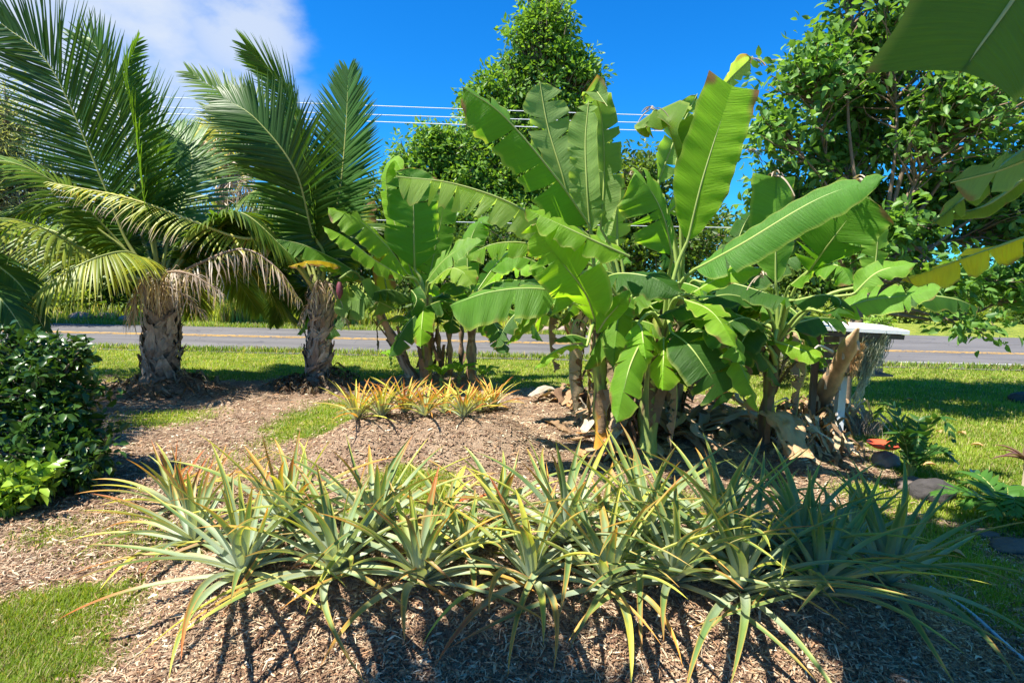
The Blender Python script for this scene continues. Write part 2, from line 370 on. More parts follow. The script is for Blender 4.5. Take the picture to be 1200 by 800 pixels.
def banana_leaf(parent, pts, W, hint=(0, -1, .4), al=-.15, ar=-.15, cl=.25, cr=.25, tears=(0, 0), green=(.11, .24, .025), age=0.0,
                petiole=None, tipcut=False, shear=0.0, prof=(.14, .22), rip=.012, name='leaf', twist=0.0, edge=.4, mat=None, ribr=.013, wr=1.0):
    """pts: midrib from blade base to tip; W half width; al/ar droop of left/right half at the midrib, cl/cr further bend to the margin"""
    n = 56; c = spline(pts, n); T = nrm(np.gradient(c, axis=0)); hint = nrm(hint)
    S = nrm(np.cross(T, hint[None])); Nn = np.cross(S, T)
    if twist:
        a = np.linspace(0, twist, n)[:, None]; S, Nn = S * np.cos(a) + Nn * np.sin(a), Nn * np.cos(a) - S * np.sin(a)
    u = np.linspace(0, 1, n)
    w = np.minimum(1, (np.clip(u, 0, 1) / prof[0]) ** .6)
    if not tipcut: w = w * np.minimum(1, (np.clip((1 - u), 0, 1) / prof[1]) ** .55)
    w = W * w * (1 - .12 * u)
    length = np.linalg.norm(np.diff(c, axis=0), axis=1).sum()
    mb = MB(); M = 8; seed = rng.random() * 100
    tears = tuple(q + (int(rng.integers(1, 6)) if q < 4 and W > .12 and not tipcut else 0) for q in tears)
    g = np.asarray(green) * (1 + .18 * (rng.random() - .5))
    for s, a0, a1, nt_, ww in ((1, al, cl, tears[0], 1.0), (-1, ar, cr, tears[1], wr)):
        cuts = [0] + sorted(set((rng.choice(np.arange(5, n - 4), size=min(nt_, n - 12), replace=False)).tolist() if nt_ else [])) + [n - 1]
        if nt_:
            cc = [cuts[0]]
            for k in cuts[1:]:
                if k - cc[-1] >= 3 or k == n - 1: cc.append(k)
            cuts = cc
        for i0, i1 in zip(cuts[:-1], cuts[1:]):
            if i1 <= i0: continue
            idx = np.arange(i0, i1 + 1); uu = u[idx]; k = len(idx)
            da = (rng.random() - .45) * (.5 if nt_ else 0); db = (rng.random() - .5) * (.7 if nt_ else 0)
            sh = (rng.random() - .5) * (.05 if nt_ else 0)
            q = np.linspace(0, 1, M)
            ang = (a0 + da * .6 + (-(a1) + db) * q)[None, :] + (N1(uu * 4 + seed, np.full(k, s * 3.3)) - .5)[:, None] * .35 * q[None]
            dq = 1 / (M - 1)
            ch = np.concatenate([np.zeros((k, 1)), np.cumsum(np.cos(ang[:, :-1]) * dq, 1)], 1)
            cv = np.concatenate([np.zeros((k, 1)), np.cumsum(np.sin(ang[:, :-1]) * dq, 1)], 1)
            wl = w[idx] * ww * (1 + .06 * (N2(uu * 14 + seed, uu * 0 + s) - .5))
            V = c[idx][:, None] + wl[:, None, None] * (S[idx][:, None] * s * ch[..., None] + Nn[idx][:, None] * cv[..., None])
            # ripple between the side veins
            r = rip * np.sin(uu * length * 34 + seed)[:, None] + rip * 1.6 * (N3(uu[:, None] * length * 9 + seed, q[None] * 2 + s * 5) - .5)
            V = V + Nn[idx][:, None] * (r * q[None] ** 1.1)[..., None]
            # strips pull together at their ends; side veins sweep a little towards the tip
            V = V + T[idx][:, None] * (q[None] ** 1.3 * wl[:, None] * .22)[..., None]
            if shear: V = V - T[idx][:, None] * (s * shear * q[None] * wl[:, None] * (uu[:, None] ** 3))[..., None]
            if nt_:
                e = np.linspace(-1, 1, k)[:, None] if k > 1 else np.zeros((1, 1))
                V = V - T[idx][:, None] * (e * q[None] ** 1.5 * min(.03, .35 * (i1 - i0) * length / n))[..., None] + T[idx][:, None] * (sh * q[None])[..., None]
            # colour
            col = np.tile(g, (k, M, 1))
            col = lerp(col, np.array([.30, .36, .03]), np.clip(age * (.4 + .9 * N1(uu[:, None] * 5 + seed, q[None] * 2 + s)), 0, 1))
            ed = np.clip((q[None] - .93) / .07, 0, 1) * edge
            col = lerp(col, np.array([.38, .42, .09]), np.broadcast_to(ed, (k, M)))
            br = np.clip((q[None] * .75 + uu[:, None] ** 6 * .3 + (N2(uu[:, None] * 9 + seed, q[None] * 1.5 + 7 * s) - .5) * .95 - 1.02 + age * .45) * 7, 0, 1)
            col = lerp(col, np.array([.24, .13, .06]), br)
            lp = np.stack([np.broadcast_to(uu[:, None] * length, (k, M)) - q[None] * wl[:, None] * .22, np.broadcast_to(q[None] * s, (k, M)), np.full((k, M), seed)], -1)
            mb.grid(V if s > 0 else V[:, ::-1], col if s > 0 else col[:, ::-1], lp if s > 0 else lp[:, ::-1])
    o = mb.build(name, mat or M_BAN, parent)
    r = MB(); rp = c - Nn * .006
    rad = ribr * (1 - .75 * u)
    if petiole is not None:
        pp = spline(list(petiole) + [c[0], c[2]], 14)[:-1]
        rp = np.vstack([pp, rp[2:]]); rad = np.concatenate([np.linspace(ribr * 1.9, ribr, len(pp)), rad[2:]])
    gc = lerp(np.array([.26, .36, .08]), np.array([.40, .46, .14]), np.linspace(0, 1, len(rp)))
    r.tube(rp, rad, 6, gc, cap=False)
    r.build('midrib', M_RIB, o)
    return o

def pseudostem(parent, pts, r0, r1, cols, name='pseudostem', sheaths=5, dead=.5, foot=None):
    mb = MB(); n = 26; c = spline(pts, n); t = np.linspace(0, 1, n)
    rad = r0 + (r1 - r0) * t + .012 * np.sin(t * 19 + rng.random() * 6)
    rad[0] *= 1.18; rad[1] *= 1.08
    k = 16; a = np.linspace(0, 6.283, k, endpoint=False)
    sd = rng.random() * 50
    nn = N1(t[:, None] * 4 + sd, a[None] * .9 + sd); n2 = N2(t[:, None] * 9 + sd, a[None] * 2.5)
    C = lerp(np.asarray(cols[0], float), np.asarray(cols[1], float), np.clip((nn - .35) * 3, 0, 1))
    C = lerp(C, np.array([.12, .07, .04]), np.clip((n2 - .62) * 6, 0, 1))
    if foot is not None: C = lerp(C, np.asarray(foot), np.clip((.30 - t[:, None] + .25 * (nn - .5)) * 12, 0, 1) * .85)
    C = np.asarray(C)
    mb.tube(c, rad, k, C, rough=.05)
    o = mb.build(name, M_PSEUDO, parent)
    # papery dead sheaths peeling off the stem
    if sheaths:
        sb = MB(); T = nrm(np.gradient(c, axis=0))
        for q in range(sheaths):
            i = int(rng.integers(2, n - 8)); ph = rng.random() * 6.283; L_ = rng.uniform(.25, .6); wd = rng.uniform(.3, .7)
            m1, m2 = 9, 6
            hh = np.linspace(0, 1, m1)[:, None]; aa = np.linspace(-wd, wd, m2)[None] * (1 - .55 * hh) + ph
            i1 = min(n - 1, i + 8); base = c[i]
            direction = -T[i] if rng.random() < .6 else T[i]
            rr = rad[i] * 1.05 + .005 + hh ** 2 * rng.uniform(.02, .16)
            A = nrm(np.cross(T[i], [0.1, 1, 0])); B = np.cross(A, T[i])
            V = base + direction * (hh * L_)[..., None] + A * (np.cos(aa) * rr)[..., None] + B * (np.sin(aa) * rr)[..., None]
            V = V + (rng.random((m1, m2, 3)) - .5) * .018
            cc = lerp(np.array([.30, .20, .12]), np.array([.13, .075, .045]), np.full((m1, m2), rng.random()))
            sb.grid(V, cc, np.stack(np.broadcast_arrays(hh * L_, aa, ph + 0 * hh), -1))
        sb.build('dry_sheath', M_DRY, parent)
    return o

def frond(parent, pts, L=.75, n=62, hint=(0, -1, .3), vee=.25, droop=.5, green=(.07, .17, .02), age=0.0, dead=0.0, w=.026, start=.2,
          rr=.022, tipfall=.0, name='frond', jit=.10, swept=(1.35, .45), prof=None, side_scale=(1, 1), rib=(.34, .38, .10)):
    pts = [np.asarray(p, float) for p in pts]
    m = 64; c = spline(pts, m); T = nrm(np.gradient(c, axis=0)); hint = nrm(hint)
    S = nrm(np.cross(T, hint[None])); Nn = np.cross(S, T); u = np.linspace(0, 1, m)
    mb = MB(); K = 7
    age = max(age, .10)
    for s in (1, -1):
        ul = np.linspace(start, .995, n) + (rng.random(n) - .5) * .006
        def at(A): return np.stack([np.interp(ul, u, A[:, k]) for k in range(3)], 1)
        p0, t0, s0, n0 = at(c), nrm(at(T)), nrm(at(S)), nrm(at(Nn))
        v = (ul - start) / (1 - start)
        ln = L * side_scale[0 if s > 0 else 1] * np.clip(np.sin(np.pi * (.16 + .80 * v)), .05, 1) ** .65 * (1 + jit * (rng.random(n) - .5) * 2)
        ph = swept[0] + (swept[1] - swept[0]) * v + (rng.random(n) - .5) * jit
        ve = vee + (rng.random(n) - .5) * jit * 2
        d = t0 * np.cos(ph)[:, None] + (s0 * s * np.cos(ve)[:, None] + n0 * np.sin(ve)[:, None]) * np.sin(ph)[:, None]
        wd = nrm(np.cross(d, n0)); q = np.linspace(0, 1, K)
        dr = droop * (1 + .5 * (rng.random(n) - .5)) * (1 + dead * 1.5)
        # bend toward gravity along the leaflet
        pos = [p0]; dd = d.copy()
        for k in range(1, K):
            dd = nrm(dd + np.array([0, 0, -1.]) * (dr * (.12 + .35 * k / K))[:, None] * (1.0 / K) * 3 + (rng.random((n, 3)) - .5) * (jit * .5 + dead * .5))
            pos.append(pos[-1] + dd * (ln / (K - 1))[:, None])
        pos = np.stack(pos, 1)                                       # n,K,3
        ww = w * np.array([.5, .95, 1, .9, .7, .42, .06])[None] * (1 - .3 * v)[:, None] * (1 - dead * .35)
        tw = (rng.random(n) - .5) * (.7 + dead * 2)
        wv = nrm(wd * np.cos(tw)[:, None] + n0 * np.sin(tw)[:, None])
        A = pos - wv[:, None] * ww[..., None]; B = pos + wv[:, None] * ww[..., None]
        mid = pos + n0[:, None] * (ww * .35)[..., None]
        V = np.stack([A, mid, B], 2)                                  # n,K,3,3
        col = np.tile(np.asarray(green) * (1 + .25 * (rng.random((n, 1, 1)) - .5)), (1, K, 1))
        ag = np.clip(age * (.5 + rng.random((n, 1))) + age * .8 * q[None] ** 2 - .15, 0, 1)
        col = lerp(col, np.array([.42, .40, .04]), ag)
        dt = np.clip((q[None] - (1.02 - dead * 1.1 - age * .28 * rng.random((n, 1)))) * 6, 0, 1) if (dead or age > .2) else np.zeros((n, K))
        dc = lerp(np.array([.62, .52, .42]), np.array([.30, .20, .125]), rng.random((n, 1)) ** 1.3)
        col = col * (1 - dt[..., None]) + dc * dt[..., None]
        i = (np.arange(n) * K * 3)[:, None, None]; r_ = (np.arange(K - 1) * 3)[None, :, None]; e = np.arange(2)[None, None]
        b0 = i + r_ + e
        Q = np.stack([b0, b0 + 1, b0 + 4, b0 + 3], -1).reshape(-1, 4)
        mb.add(V.reshape(-1, 3), Q, None, np.repeat(col[:, :, None], 3, 2).reshape(-1, 3), np.zeros((n * K * 3, 3)))
    o = mb.build(name, M_PALM, parent)
    r = MB(); rc = lerp(np.asarray(rib) * .8, np.asarray(rib), u) if not dead > .6 else np.tile([.25, .17, .11], (m, 1))
    r.tube(c, rr * (1.5 - 1.35 * u) * np.where(u < .08, 1.6 - 7 * u, 1), 6, rc, cap=False, flat=.7)
    r.build('midrib', M_RIB, o)
    return o

# leaf templates: axis 0 = side, 1 = along, 2 = normal
LT = np.array([[0, 0, 0], [-.5, .38, .10], [0, .36, 0], [.5, .38, .10], [-.42, .70, .04], [0, .70, -.05], [.42, .70, .04], [0, 1, -.16]])
LQ = [[1, 2, 5, 4], [2, 3, 6, 5]]; LTt = [[0, 2, 1], [0, 3, 2], [4, 5, 7], [5, 6, 7]]
LT2 = np.array([[0, 0, 0], [-.5, .55, .08], [.5, .55, .08], [0, 1, -.08], [0, .5, -.02]]); LQ2 = [[0, 2, 3, 4], [0, 4, 3, 1]]

def leaf_frames(n, along, normal, size, aspect):
    a = nrm(along); s = nrm(np.cross(a, normal)); nn = np.cross(s, a)
    M = np.stack([s * (size * aspect)[:, None], a * size[:, None], nn * size[:, None]], -1)
    return M

def foliage(parent, clusters, crad, per, size, aspect=.45, col=(.05, .11, .015), col2=(.10, .18, .03), mat=None, simple=False, whorl=True, name='foliage', outward=None, flatz=.7, up=.7):
    clusters = np.asarray(clusters); nC = len(clusters); n = nC * per
    cc = np.repeat(clusters, per, 0)
    cr = crad * (.6 + .8 * rng.random(nC)).repeat(per)
    d = nrm(rng.normal(size=(n, 3))); d[:, 2] *= flatz
    pos = cc + d * (cr * rng.random(n) ** .5)[:, None]
    ax = nrm(d + .5 * rng.normal(size=(n, 3)) + np.array([0, 0, -.1]))
    no = nrm(np.array([0, 0, up])[None] + .8 * rng.normal(size=(n, 3)) + .3 * d)
    sz = size * (.65 + .7 * rng.random(n))
    M = leaf_frames(n, ax, no, sz, np.full(n, aspect))
    tint = rng.random(nC).repeat(per) * .6 + rng.random(n) * .4
    C = lerp(np.asarray(col), np.asarray(col2), tint)
    mb = MB()
    if simple: mb.inst(LT2, LQ2, None, pos, M, C)
    else: mb.inst(LT, LQ, LTt, pos, M, C)
    return mb.build(name, mat or M_TREE, parent)

def crown_points(blobs, n, shell=.55, ymin=None):
    """points in a union of ellipsoids, biased to the outer shell; blobs (centre, radii)"""
    vols = np.array([b[1][0] * b[1][1] * b[1][2] for b in blobs]) ** .8; pick = rng.choice(len(blobs), n, p=vols / vols.sum())
    d = nrm(rng.normal(size=(n, 3))); r = (shell + (1 - shell) * rng.random(n)) * (1 + .12 * rng.normal(size=n))
    r = np.where(rng.random(n) < .25, r * .6, r)
    c = np.array([b[0] for b in blobs])[pick]; R = np.array([b[1] for b in blobs])[pick]
    return c + d * R * r[:, None], pick

def limbs(parent, base, fork, blobs, clusters, pick, r0, col=(.20, .16, .12), twigs=True, name='trunk', tw=.012, trunkpts=None):
    """trunk, one limb per blob, twigs to every cluster"""
    mb = MB(); base = np.asarray(base, float); fork = np.asarray(fork, float)
    tp = spline(trunkpts if trunkpts is not None else [base, (base + fork) / 2 + rng.normal(size=3) * .06 * np.linalg.norm(fork - base) * np.array([1, 1, 0]), fork], 14)
    rad = np.linspace(r0, r0 * .62, 14); rad[0] *= 1.5; rad[1] *= 1.15
    mb.tube(tp, rad, 12, col, rough=.06)
    t = mb.build(name, M_BARK, parent)
    lb = MB(); 
    fk = fork
    for i, (c, R) in enumerate(blobs):
        fork = tp[min(13, int(7 + 7 * rng.random()))] if i else fk
        c = np.asarray(c, float); e = c + np.array([0, 0, .45 * R[2]])
        mid = fork * .5 + c * .5 + rng.normal(size=3) * .1 * np.linalg.norm(c - fork) - np.array([0, 0, .05 * R[2]])
        L_ = spline([fork, mid, c, e], 26); lb.tube(L_, np.linspace(r0 * .30, r0 * .05, 26), 8, col, rough=.06)
        k = np.where(pick == i)[0]
        if twigs:
            for j in k[:260]:
                q = clusters[j]; dd = np.linalg.norm(L_ - q, axis=1); 
                a = L_[min(len(L_) - 1, max(3, int(np.argmin(dd)) - 3))]
                m_ = a * .45 + q * .55 + rng.normal(size=3) * .08 * np.linalg.norm(q - a)
                lb.tube(spline([a, m_, q], 6), np.linspace(tw * 2.2, tw * .5, 6), 4, col, cap=False)
    lb.build('branches', M_BARK, parent)
    return t
# ------------------------------------------------------------------ road
def sheet(name, pts, z, mat, c=(1, 1, 1), n=1, kind='structure'):
    mb = MB(); V = np.array([[x, y, z] for x, y in pts]); mb.add(V, [[0, 1, 2, 3]], None, c); o = mb.build(name, mat, smooth=False); return tag(o, kind=kind)
def asphalt():
    m, nt = newmat('asphalt'); L = nt.links
    tc = nd(nt, 'ShaderNodeTexCoord').outputs['Object']
    mp = nd(nt, 'ShaderNodeMapping'); L.new(tc, mp.inputs[0]); mp.inputs['Scale'].default_value = (.25, 1.4, 1)
    a = noise_(nt, 1.2, 5, mp.outputs[0]); b = noise_(nt, 160, 3, tc, .8); d = noise_(nt, 3, 5, tc)
    c = mix_(nt, ramp_(nt, a, .3, .7), (.088, .083, .080), (.13, .122, .116))
    c = mix_(nt, math_(nt, 'MULTIPLY', ramp_(nt, b, .4, .8), .5), c, (.19, .185, .18))
    c = mix_(nt, math_(nt, 'MULTIPLY', ramp_(nt, d, .62, .7), .3), c, (.07, .07, .075))
    vo = nd(nt, 'ShaderNodeTexVoronoi', feature='DISTANCE_TO_EDGE'); vo.inputs['Scale'].default_value = .55
    wv = nd(nt, 'ShaderNodeVectorMath', operation='ADD'); L.new(tc, wv.inputs[0])
    nv = nd(nt, 'ShaderNodeTexNoise'); nv.inputs['Scale'].default_value = 1.5; L.new(tc, nv.inputs['Vector']); L.new(nv.outputs['Color'], wv.inputs[1]); L.new(wv.outputs[0], vo.inputs['Vector'])
    c = mix_(nt, math_(nt, 'MULTIPLY', ramp_(nt, vo.outputs['Distance'], .012, .003), .6), c, (.05, .05, .055))
    p = nd(nt, 'ShaderNodeBsdfPrincipled'); L.new(c, p.inputs['Base Color']); p.inputs['Roughness'].default_value = .8; p.inputs['Specular IOR Level'].default_value = .3
    bm = nd(nt, 'ShaderNodeBump'); bm.inputs['Strength'].default_value = .4; bm.inputs['Distance'].default_value = .01; L.new(b, bm.inputs['Height']); L.new(bm.outputs[0], p.inputs['Normal'])
    o = nd(nt, 'ShaderNodeOutputMaterial'); L.new(p.outputs[0], o.inputs[0]); return m
M_ASPH = asphalt()
def paint(name, col):
    m, nt = newmat(name); L = nt.links; tc = nd(nt, 'ShaderNodeTexCoord').outputs['Object']
    n = noise_(nt, 9, 6, tc, .75); p = nd(nt, 'ShaderNodeBsdfPrincipled'); p.inputs['Roughness'].default_value = .8
    L.new(mix_(nt, ramp_(nt, n, .46, .60), col, (.15, .145, .15)), p.inputs['Base Color'])
    o = nd(nt, 'ShaderNodeOutputMaterial'); L.new(p.outputs[0], o.inputs[0]); return m
M_YEL = paint('road_paint_yellow', (.62, .36, .07)); M_WHT = paint('road_paint_white', (.6, .6, .58))
def strip(name, x0, x1, yfun0, yfun1, z, mat, n=160, rag=0.0):
    xs = np.linspace(x0, x1, n); mb = MB(); k = 5
    a = np.array([yfun0(x) for x in xs]); b = np.array([yfun1(x) for x in xs])
    if rag: a = a + rag * (N2.fbm(xs * 1.7, xs * 0 + 3) - .45) * 2; b = b + rag * (N2.fbm(xs * 1.7, xs * 0 + 9) - .45) * 2
    t = np.linspace(0, 1, k)[None]
    Yy = b[:, None] * (1 - t) + a[:, None] * t
    V = np.stack([np.broadcast_to(xs[:, None], Yy.shape), Yy, np.full_like(Yy, z)], -1)
    mb.grid(V); o = mb.build(name, mat); return tag(o, kind='structure')
# side road joining from the back right: leaves the main road beyond x=9
strip('road', -90, 90, lambda x: RY0, lambda x: RY1, .012, M_ASPH, 1600, .10)
strip('road_centre_line', -90, 90, lambda x: 16.45, lambda x: 16.57, .022, M_YEL, 900)
strip('road_centre_line', -90, 90, lambda x: 16.72, lambda x: 16.84, .022, M_YEL, 900)
strip('road_edge_line', 9.2, 90, lambda x: 14.05, lambda x: 14.15, .022, M_WHT, 500)
# side road
p0, p1, p2, p3 = (11.2, 19.5), (26, 19.5), (40, 46), (34, 46)
mb = MB(); mb.add([[*p0, .006], [*p1, .006], [*p2, .006], [*p3, .006]], [[0, 1, 2, 3]]); tag(mb.build('side_road', M_ASPH), kind='structure')

# ------------------------------------------------------------------ sky, sun
SUN_EL, SUN_AZ = math.radians(SUN_E), None
sd = nrm(np.array(SUN_FROM, float)); sdir = np.array([sd[0] * math.cos(SUN_EL), sd[1] * math.cos(SUN_EL), math.sin(SUN_EL)])
sl = bpy.data.lights.new('sun', 'SUN'); sl.energy = 5.0; sl.angle = math.radians(.55); sl.color = (1, .94, .83)
so = bpy.data.objects.new('sun', sl); COL.objects.link(so)
from mathutils import Vector
so.rotation_euler = Vector(sdir).to_track_quat('Z', 'Y').to_euler(); so.location = (-10, 0, 20)
w = bpy.data.worlds.new('World'); SC.world = w; w.use_nodes = True; nt = w.node_tree; nt.nodes.clear(); L = nt.links
sky = nd(nt, 'ShaderNodeTexSky'); sky.sky_type = 'NISHITA'; sky.sun_disc = False; sky.sun_elevation = SUN_EL
sky.sun_rotation = math.atan2(sd[0], sd[1]); sky.air_density = 1.0; sky.dust_density = .3; sky.ozone_density = 3.0
hs = nd(nt, 'ShaderNodeHueSaturation'); hs.inputs['Saturation'].default_value = 1.35; hs.inputs['Hue'].default_value = .487; L.new(sky.outputs[0], hs.inputs['Color'])
gm_ = nd(nt, 'ShaderNodeVectorMath', operation='MULTIPLY'); L.new(hs.outputs[0], gm_.inputs[0]); gm_.inputs[1].default_value = SKY_GAIN
tc = nd(nt, 'ShaderNodeTexCoord').outputs['Generated']
def cloud(center, r0, r1, scale, lo, hi, stretch, amt):
    v = nrm(ray(*center)); dt = nd(nt, 'ShaderNodeVectorMath', operation='DOT_PRODUCT'); L.new(tc, dt.inputs[0]); dt.inputs[1].default_value = tuple(v)
    mp = nd(nt, 'ShaderNodeMapping'); L.new(tc, mp.inputs[0]); mp.inputs['Scale'].default_value = stretch[:3]; mp.inputs['Rotation'].default_value = stretch[3]
    n = noise_(nt, scale, 8, mp.outputs[0], .55)
    m = ramp_(nt, dt.outputs['Value'], math.cos(math.radians(r0)), math.cos(math.radians(r1)))
    return math_(nt, 'MULTIPLY', math_(nt, 'MULTIPLY', ramp_(nt, math_(nt, 'ADD', n, math_(nt, 'MULTIPLY_ADD', m, .5, -.5)), lo, hi), m), amt, clamp=True)
c1 = cloud((60, 60), 25, 6, 4.2, .16, .62, (1, 1, 1.8, (0, .3, .2)), .95)
c2 = cloud((288, 28), 7, 1, 11.0, .10, .55, (1, 1, 1.6, (0, .5, 0)), .8)
c3 = cloud((170, 130), 13, 3, 4.0, .25, .5, (1, 1, 2.0, (0, .3, 0)), .6)
cm = math_(nt, 'MAXIMUM', math_(nt, 'MAXIMUM', c1, c2), c3)
cc = mix_(nt, cm, gm_.outputs[0], CLOUD)
bg = nd(nt, 'ShaderNodeBackground'); L.new(cc, bg.inputs[0]); bg.inputs[1].default_value = .12
ow = nd(nt, 'ShaderNodeOutputWorld'); L.new(bg.outputs[0], ow.inputs[0])
SC.view_settings.view_transform = 'Standard'; SC.view_settings.look = 'None'; SC.view_settings.exposure = EXPO; SC.view_settings.gamma = 1
SC.cycles.max_bounces = 8; SC.cycles.transparent_max_bounces = 4; SC.cycles.use_denoising = True
SC.cycles.sample_clamp_indirect = 6; SC.cycles.diffuse_bounces = 4

# ------------------------------------------------------------------ grass, litter
def scatter(n, x0, x1, y0, y1, pw=1.4):
    t = rng.random(n); a = 1 - pw
    y = (y0 ** a + t * (y1 ** a - y0 ** a)) ** (1 / a)
    hw = np.clip(y * .93 + .6, 0, 1e9); x = (rng.random(n) * 2 - 1) * hw
    k = (x > x0) & (x < x1); return x[k], y[k]
def blades(name, x, y, h, wd, cA, cB, mat, lean=.5, kindstuff=True, dryfrac=.2):
    n = len(x); z = H(x, y) - .004; mb = MB()
    a = rng.random(n) * 6.283; s = np.stack([np.cos(a), np.sin(a), 0 * a], 1)
    ld = nrm(np.stack([-np.sin(a), np.cos(a), 0 * a], 1)) * (lean * (rng.random(n) + .1))[:, None]
    p = np.stack([x, y, z], 1)
    v0 = p - s * wd[:, None]; v1 = p + s * wd[:, None]
    m = p + np.array([0, 0, 1.]) * (h * .55)[:, None] + ld * (h * .35)[:, None]
    v2 = m + s * (wd * .75)[:, None]; v3 = m - s * (wd * .75)[:, None]; tip = p + np.array([0, 0, 1.]) * (h * .9)[:, None] + ld * h[:, None]
    V = np.stack([v0, v1, v2, v3, tip], 1).reshape(-1, 3); i = np.arange(n)[:, None] * 5
    t = np.clip(N1.fbm(x * .9, y * .9, 3) * 1.6 - .3, 0, 1) * .6 + rng.random(n) * .4
    C = lerp(np.asarray(cA), np.asarray(cB), t); dr = rng.random(n) < dryfrac; C[dr] = np.array([.42, .35, .16]) * (.6 + .6 * rng.random((dr.sum(), 1)))
    mb.add(V, i + np.array([[0, 1, 2, 3]]), i + np.array([[3, 2, 4]]), np.repeat(C, 5, 0))
    o = mb.build(name, mat); return tag(o, kind='stuff')
x, y = scatter(620000, -13, 14, 2.15, 13.6, 1.55)
g = grass_amount(x, y); k = g * 1.15 > rng.random(len(x)); x, y, g = x[k], y[k], g[k]
h = (.020 + .030 * rng.random(len(x))) * (.6 + .5 * g) * (1 + .02 * y); wd = .0016 + .00035 * y
blades('lawn_grass', x, y, h, wd, (.10, .18, .012), (.32, .40, .035), M_GRASS, .8)
# verge beyond the road and by its near edge
n = 60000; x = rng.uniform(-26, 30, n); y = rng.choice([0, 1], n, p=[.3, .7]); y = np.where(y == 0, rng.uniform(13.2, 13.7, n), 19.4 + rng.exponential(1.6, n))
k = ~((x > 11) & (x < 27 + (y - 19) * .6) & (y > 19) & (x > 11 + (y - 19.5) * .85)); x, y = x[k], y[k]
blades('verge_grass', x, y, .05 + .12 * rng.random(len(x)), np.full(len(x), .012), (.09, .17, .02), (.26, .34, .05), M_GRASS, .7)
# tall weeds on the far side
n = 15000; x = np.concatenate([rng.uniform(-13.5, -3.5, n // 2), rng.uniform(-3.5, 9, n // 4), rng.uniform(-26, -13, n // 8)]); y = 21.0 + rng.random(len(x)) * 1.8
hh = (.35 + .75 * rng.random(len(x))) * np.where((x > -12.5) & (x < -4), 1.15, .55) * (.5 + N2(x * .7, y))
blades('tall_grass', x, y, hh, np.full(len(x), .028), (.22, .30, .045), (.46, .50, .11), M_GRASS, .45)

x, y = scatter(260000, -7, 6, 2.1, 10.5, 1.7)
g = grass_amount(x, y); k = (1 - g) > rng.random(len(x)) * 1.0 + .1; x, y = x[k], y[k]; n = len(x); z = H(x, y)
a = rng.random(n) * 6.283; ln = .008 + .042 * rng.random(n) ** 2.5; wd = .0008 + .0014 * rng.random(n) ** 2 + .0003 * y
chip = rng.random(n) < .25; wd = np.where(chip, wd * 2.6, wd); ln = np.where(chip, .012 + .02 * rng.random(n), ln)
d = np.stack([np.cos(a), np.sin(a), (rng.random(n) - .4) * .7], 1); s = np.stack([-np.sin(a), np.cos(a), 0 * a], 1); s[:, 2] = (rng.random(n) - .5) * 1.2
p = np.stack([x, y, z + .004 + .012 * rng.random(n)], 1); cv = s * ((rng.random(n) - .5) * .7 * ln)[:, None]
A = p - d * ln[:, None]; B = p + cv + np.array([0, 0, 1]) * (ln * .15)[:, None]; Cc = p + d * ln[:, None]
V = np.stack([A - s * wd[:, None] * .5, A + s * wd[:, None] * .5, B - s * wd[:, None], B + s * wd[:, None], Cc - s * wd[:, None] * .4, Cc + s * wd[:, None] * .4], 1).reshape(-1, 3)
i = np.arange(n)[:, None] * 6
pal = np.array([[.50, .38, .26], [.36, .24, .16], [.23, .14, .09], [.64, .54, .41], [.13, .07, .05], [.46, .26, .15]])
C = pal[rng.choice(6, n, p=[.2, .26, .26, .08, .12, .08])] * (.7 + .5 * rng.random((n, 1)))
mb = MB(); mb.add(V, np.concatenate([i + [[0, 1, 3, 2]], i + [[2, 3, 5, 4]]]), None, np.repeat(C, 6, 0)); o = mb.build('mulch_litter', M_DRY, smooth=False); tag(o, kind='stuff')

# ------------------------------------------------------------------ front pineapple bed
def pine_leaf_mesh(mb, base, az, elev, L_, w, bend, pal, tipred, fold=.6, twist=0):
    K = 15; q = np.linspace(0, 1, K)
    e = elev - bend * q ** 1.25; d = np.stack([np.cos(e) * math.cos(az), np.cos(e) * math.sin(az), np.sin(e)], 1)
    lat = np.cumsum(np.full(K, twist / K)); 
    c = base + np.vstack([[0, 0, 0], np.cumsum((d[:-1] + d[1:]) / 2 * L_ / (K - 1), 0)])
    s = np.array([-math.sin(az), math.cos(az), 0]); c = c + s * (lat * q * L_)[:, None]
    up = np.cross(s[None], d) * -1
    up = nrm(np.cross(d, s[None]))  # points to the inner / upper face
    ww = w * np.interp(q, [0, .08, .3, .6, .85, 1], [.95, 1.0, .92, .68, .36, .02])
    V = []
    for t in (-1, -.5, 0, .5, 1):
        V.append(c + s * (t * ww)[:, None] - up * (abs(t) * -fold * ww + .0)[:, None] * 1.0)
    V = np.stack(V, 1)
    col = lerp(np.asarray(pal[0]), np.asarray(pal[1]), np.clip(q * 1.9 - .15, 0, 1))
    col = np.repeat(col[:, None], 5, 1)
    r = np.clip((q[:, None] * 1.25 + np.array([.34, -.02, -.2, -.02, .34])[None] - (1.15 - tipred)) * 2.2, 0, 1)
    col = lerp(col, np.asarray(pal[2]), r * (q[:, None] > .05))
    col[:, [0, 4]] = lerp(col[:, [0, 4]], np.array([.45, .40, .10]), np.full((K, 2), .35))
    mb.grid(V, col, np.stack(np.broadcast_arrays(q[:, None] * L_, np.linspace(-1, 1, 5)[None], np.full((1, 1), az)), -1))
RED = np.array([.42, .10, .03]); ORG = np.array([.62, .27, .05]); YEL = np.array([.55, .50, .07])
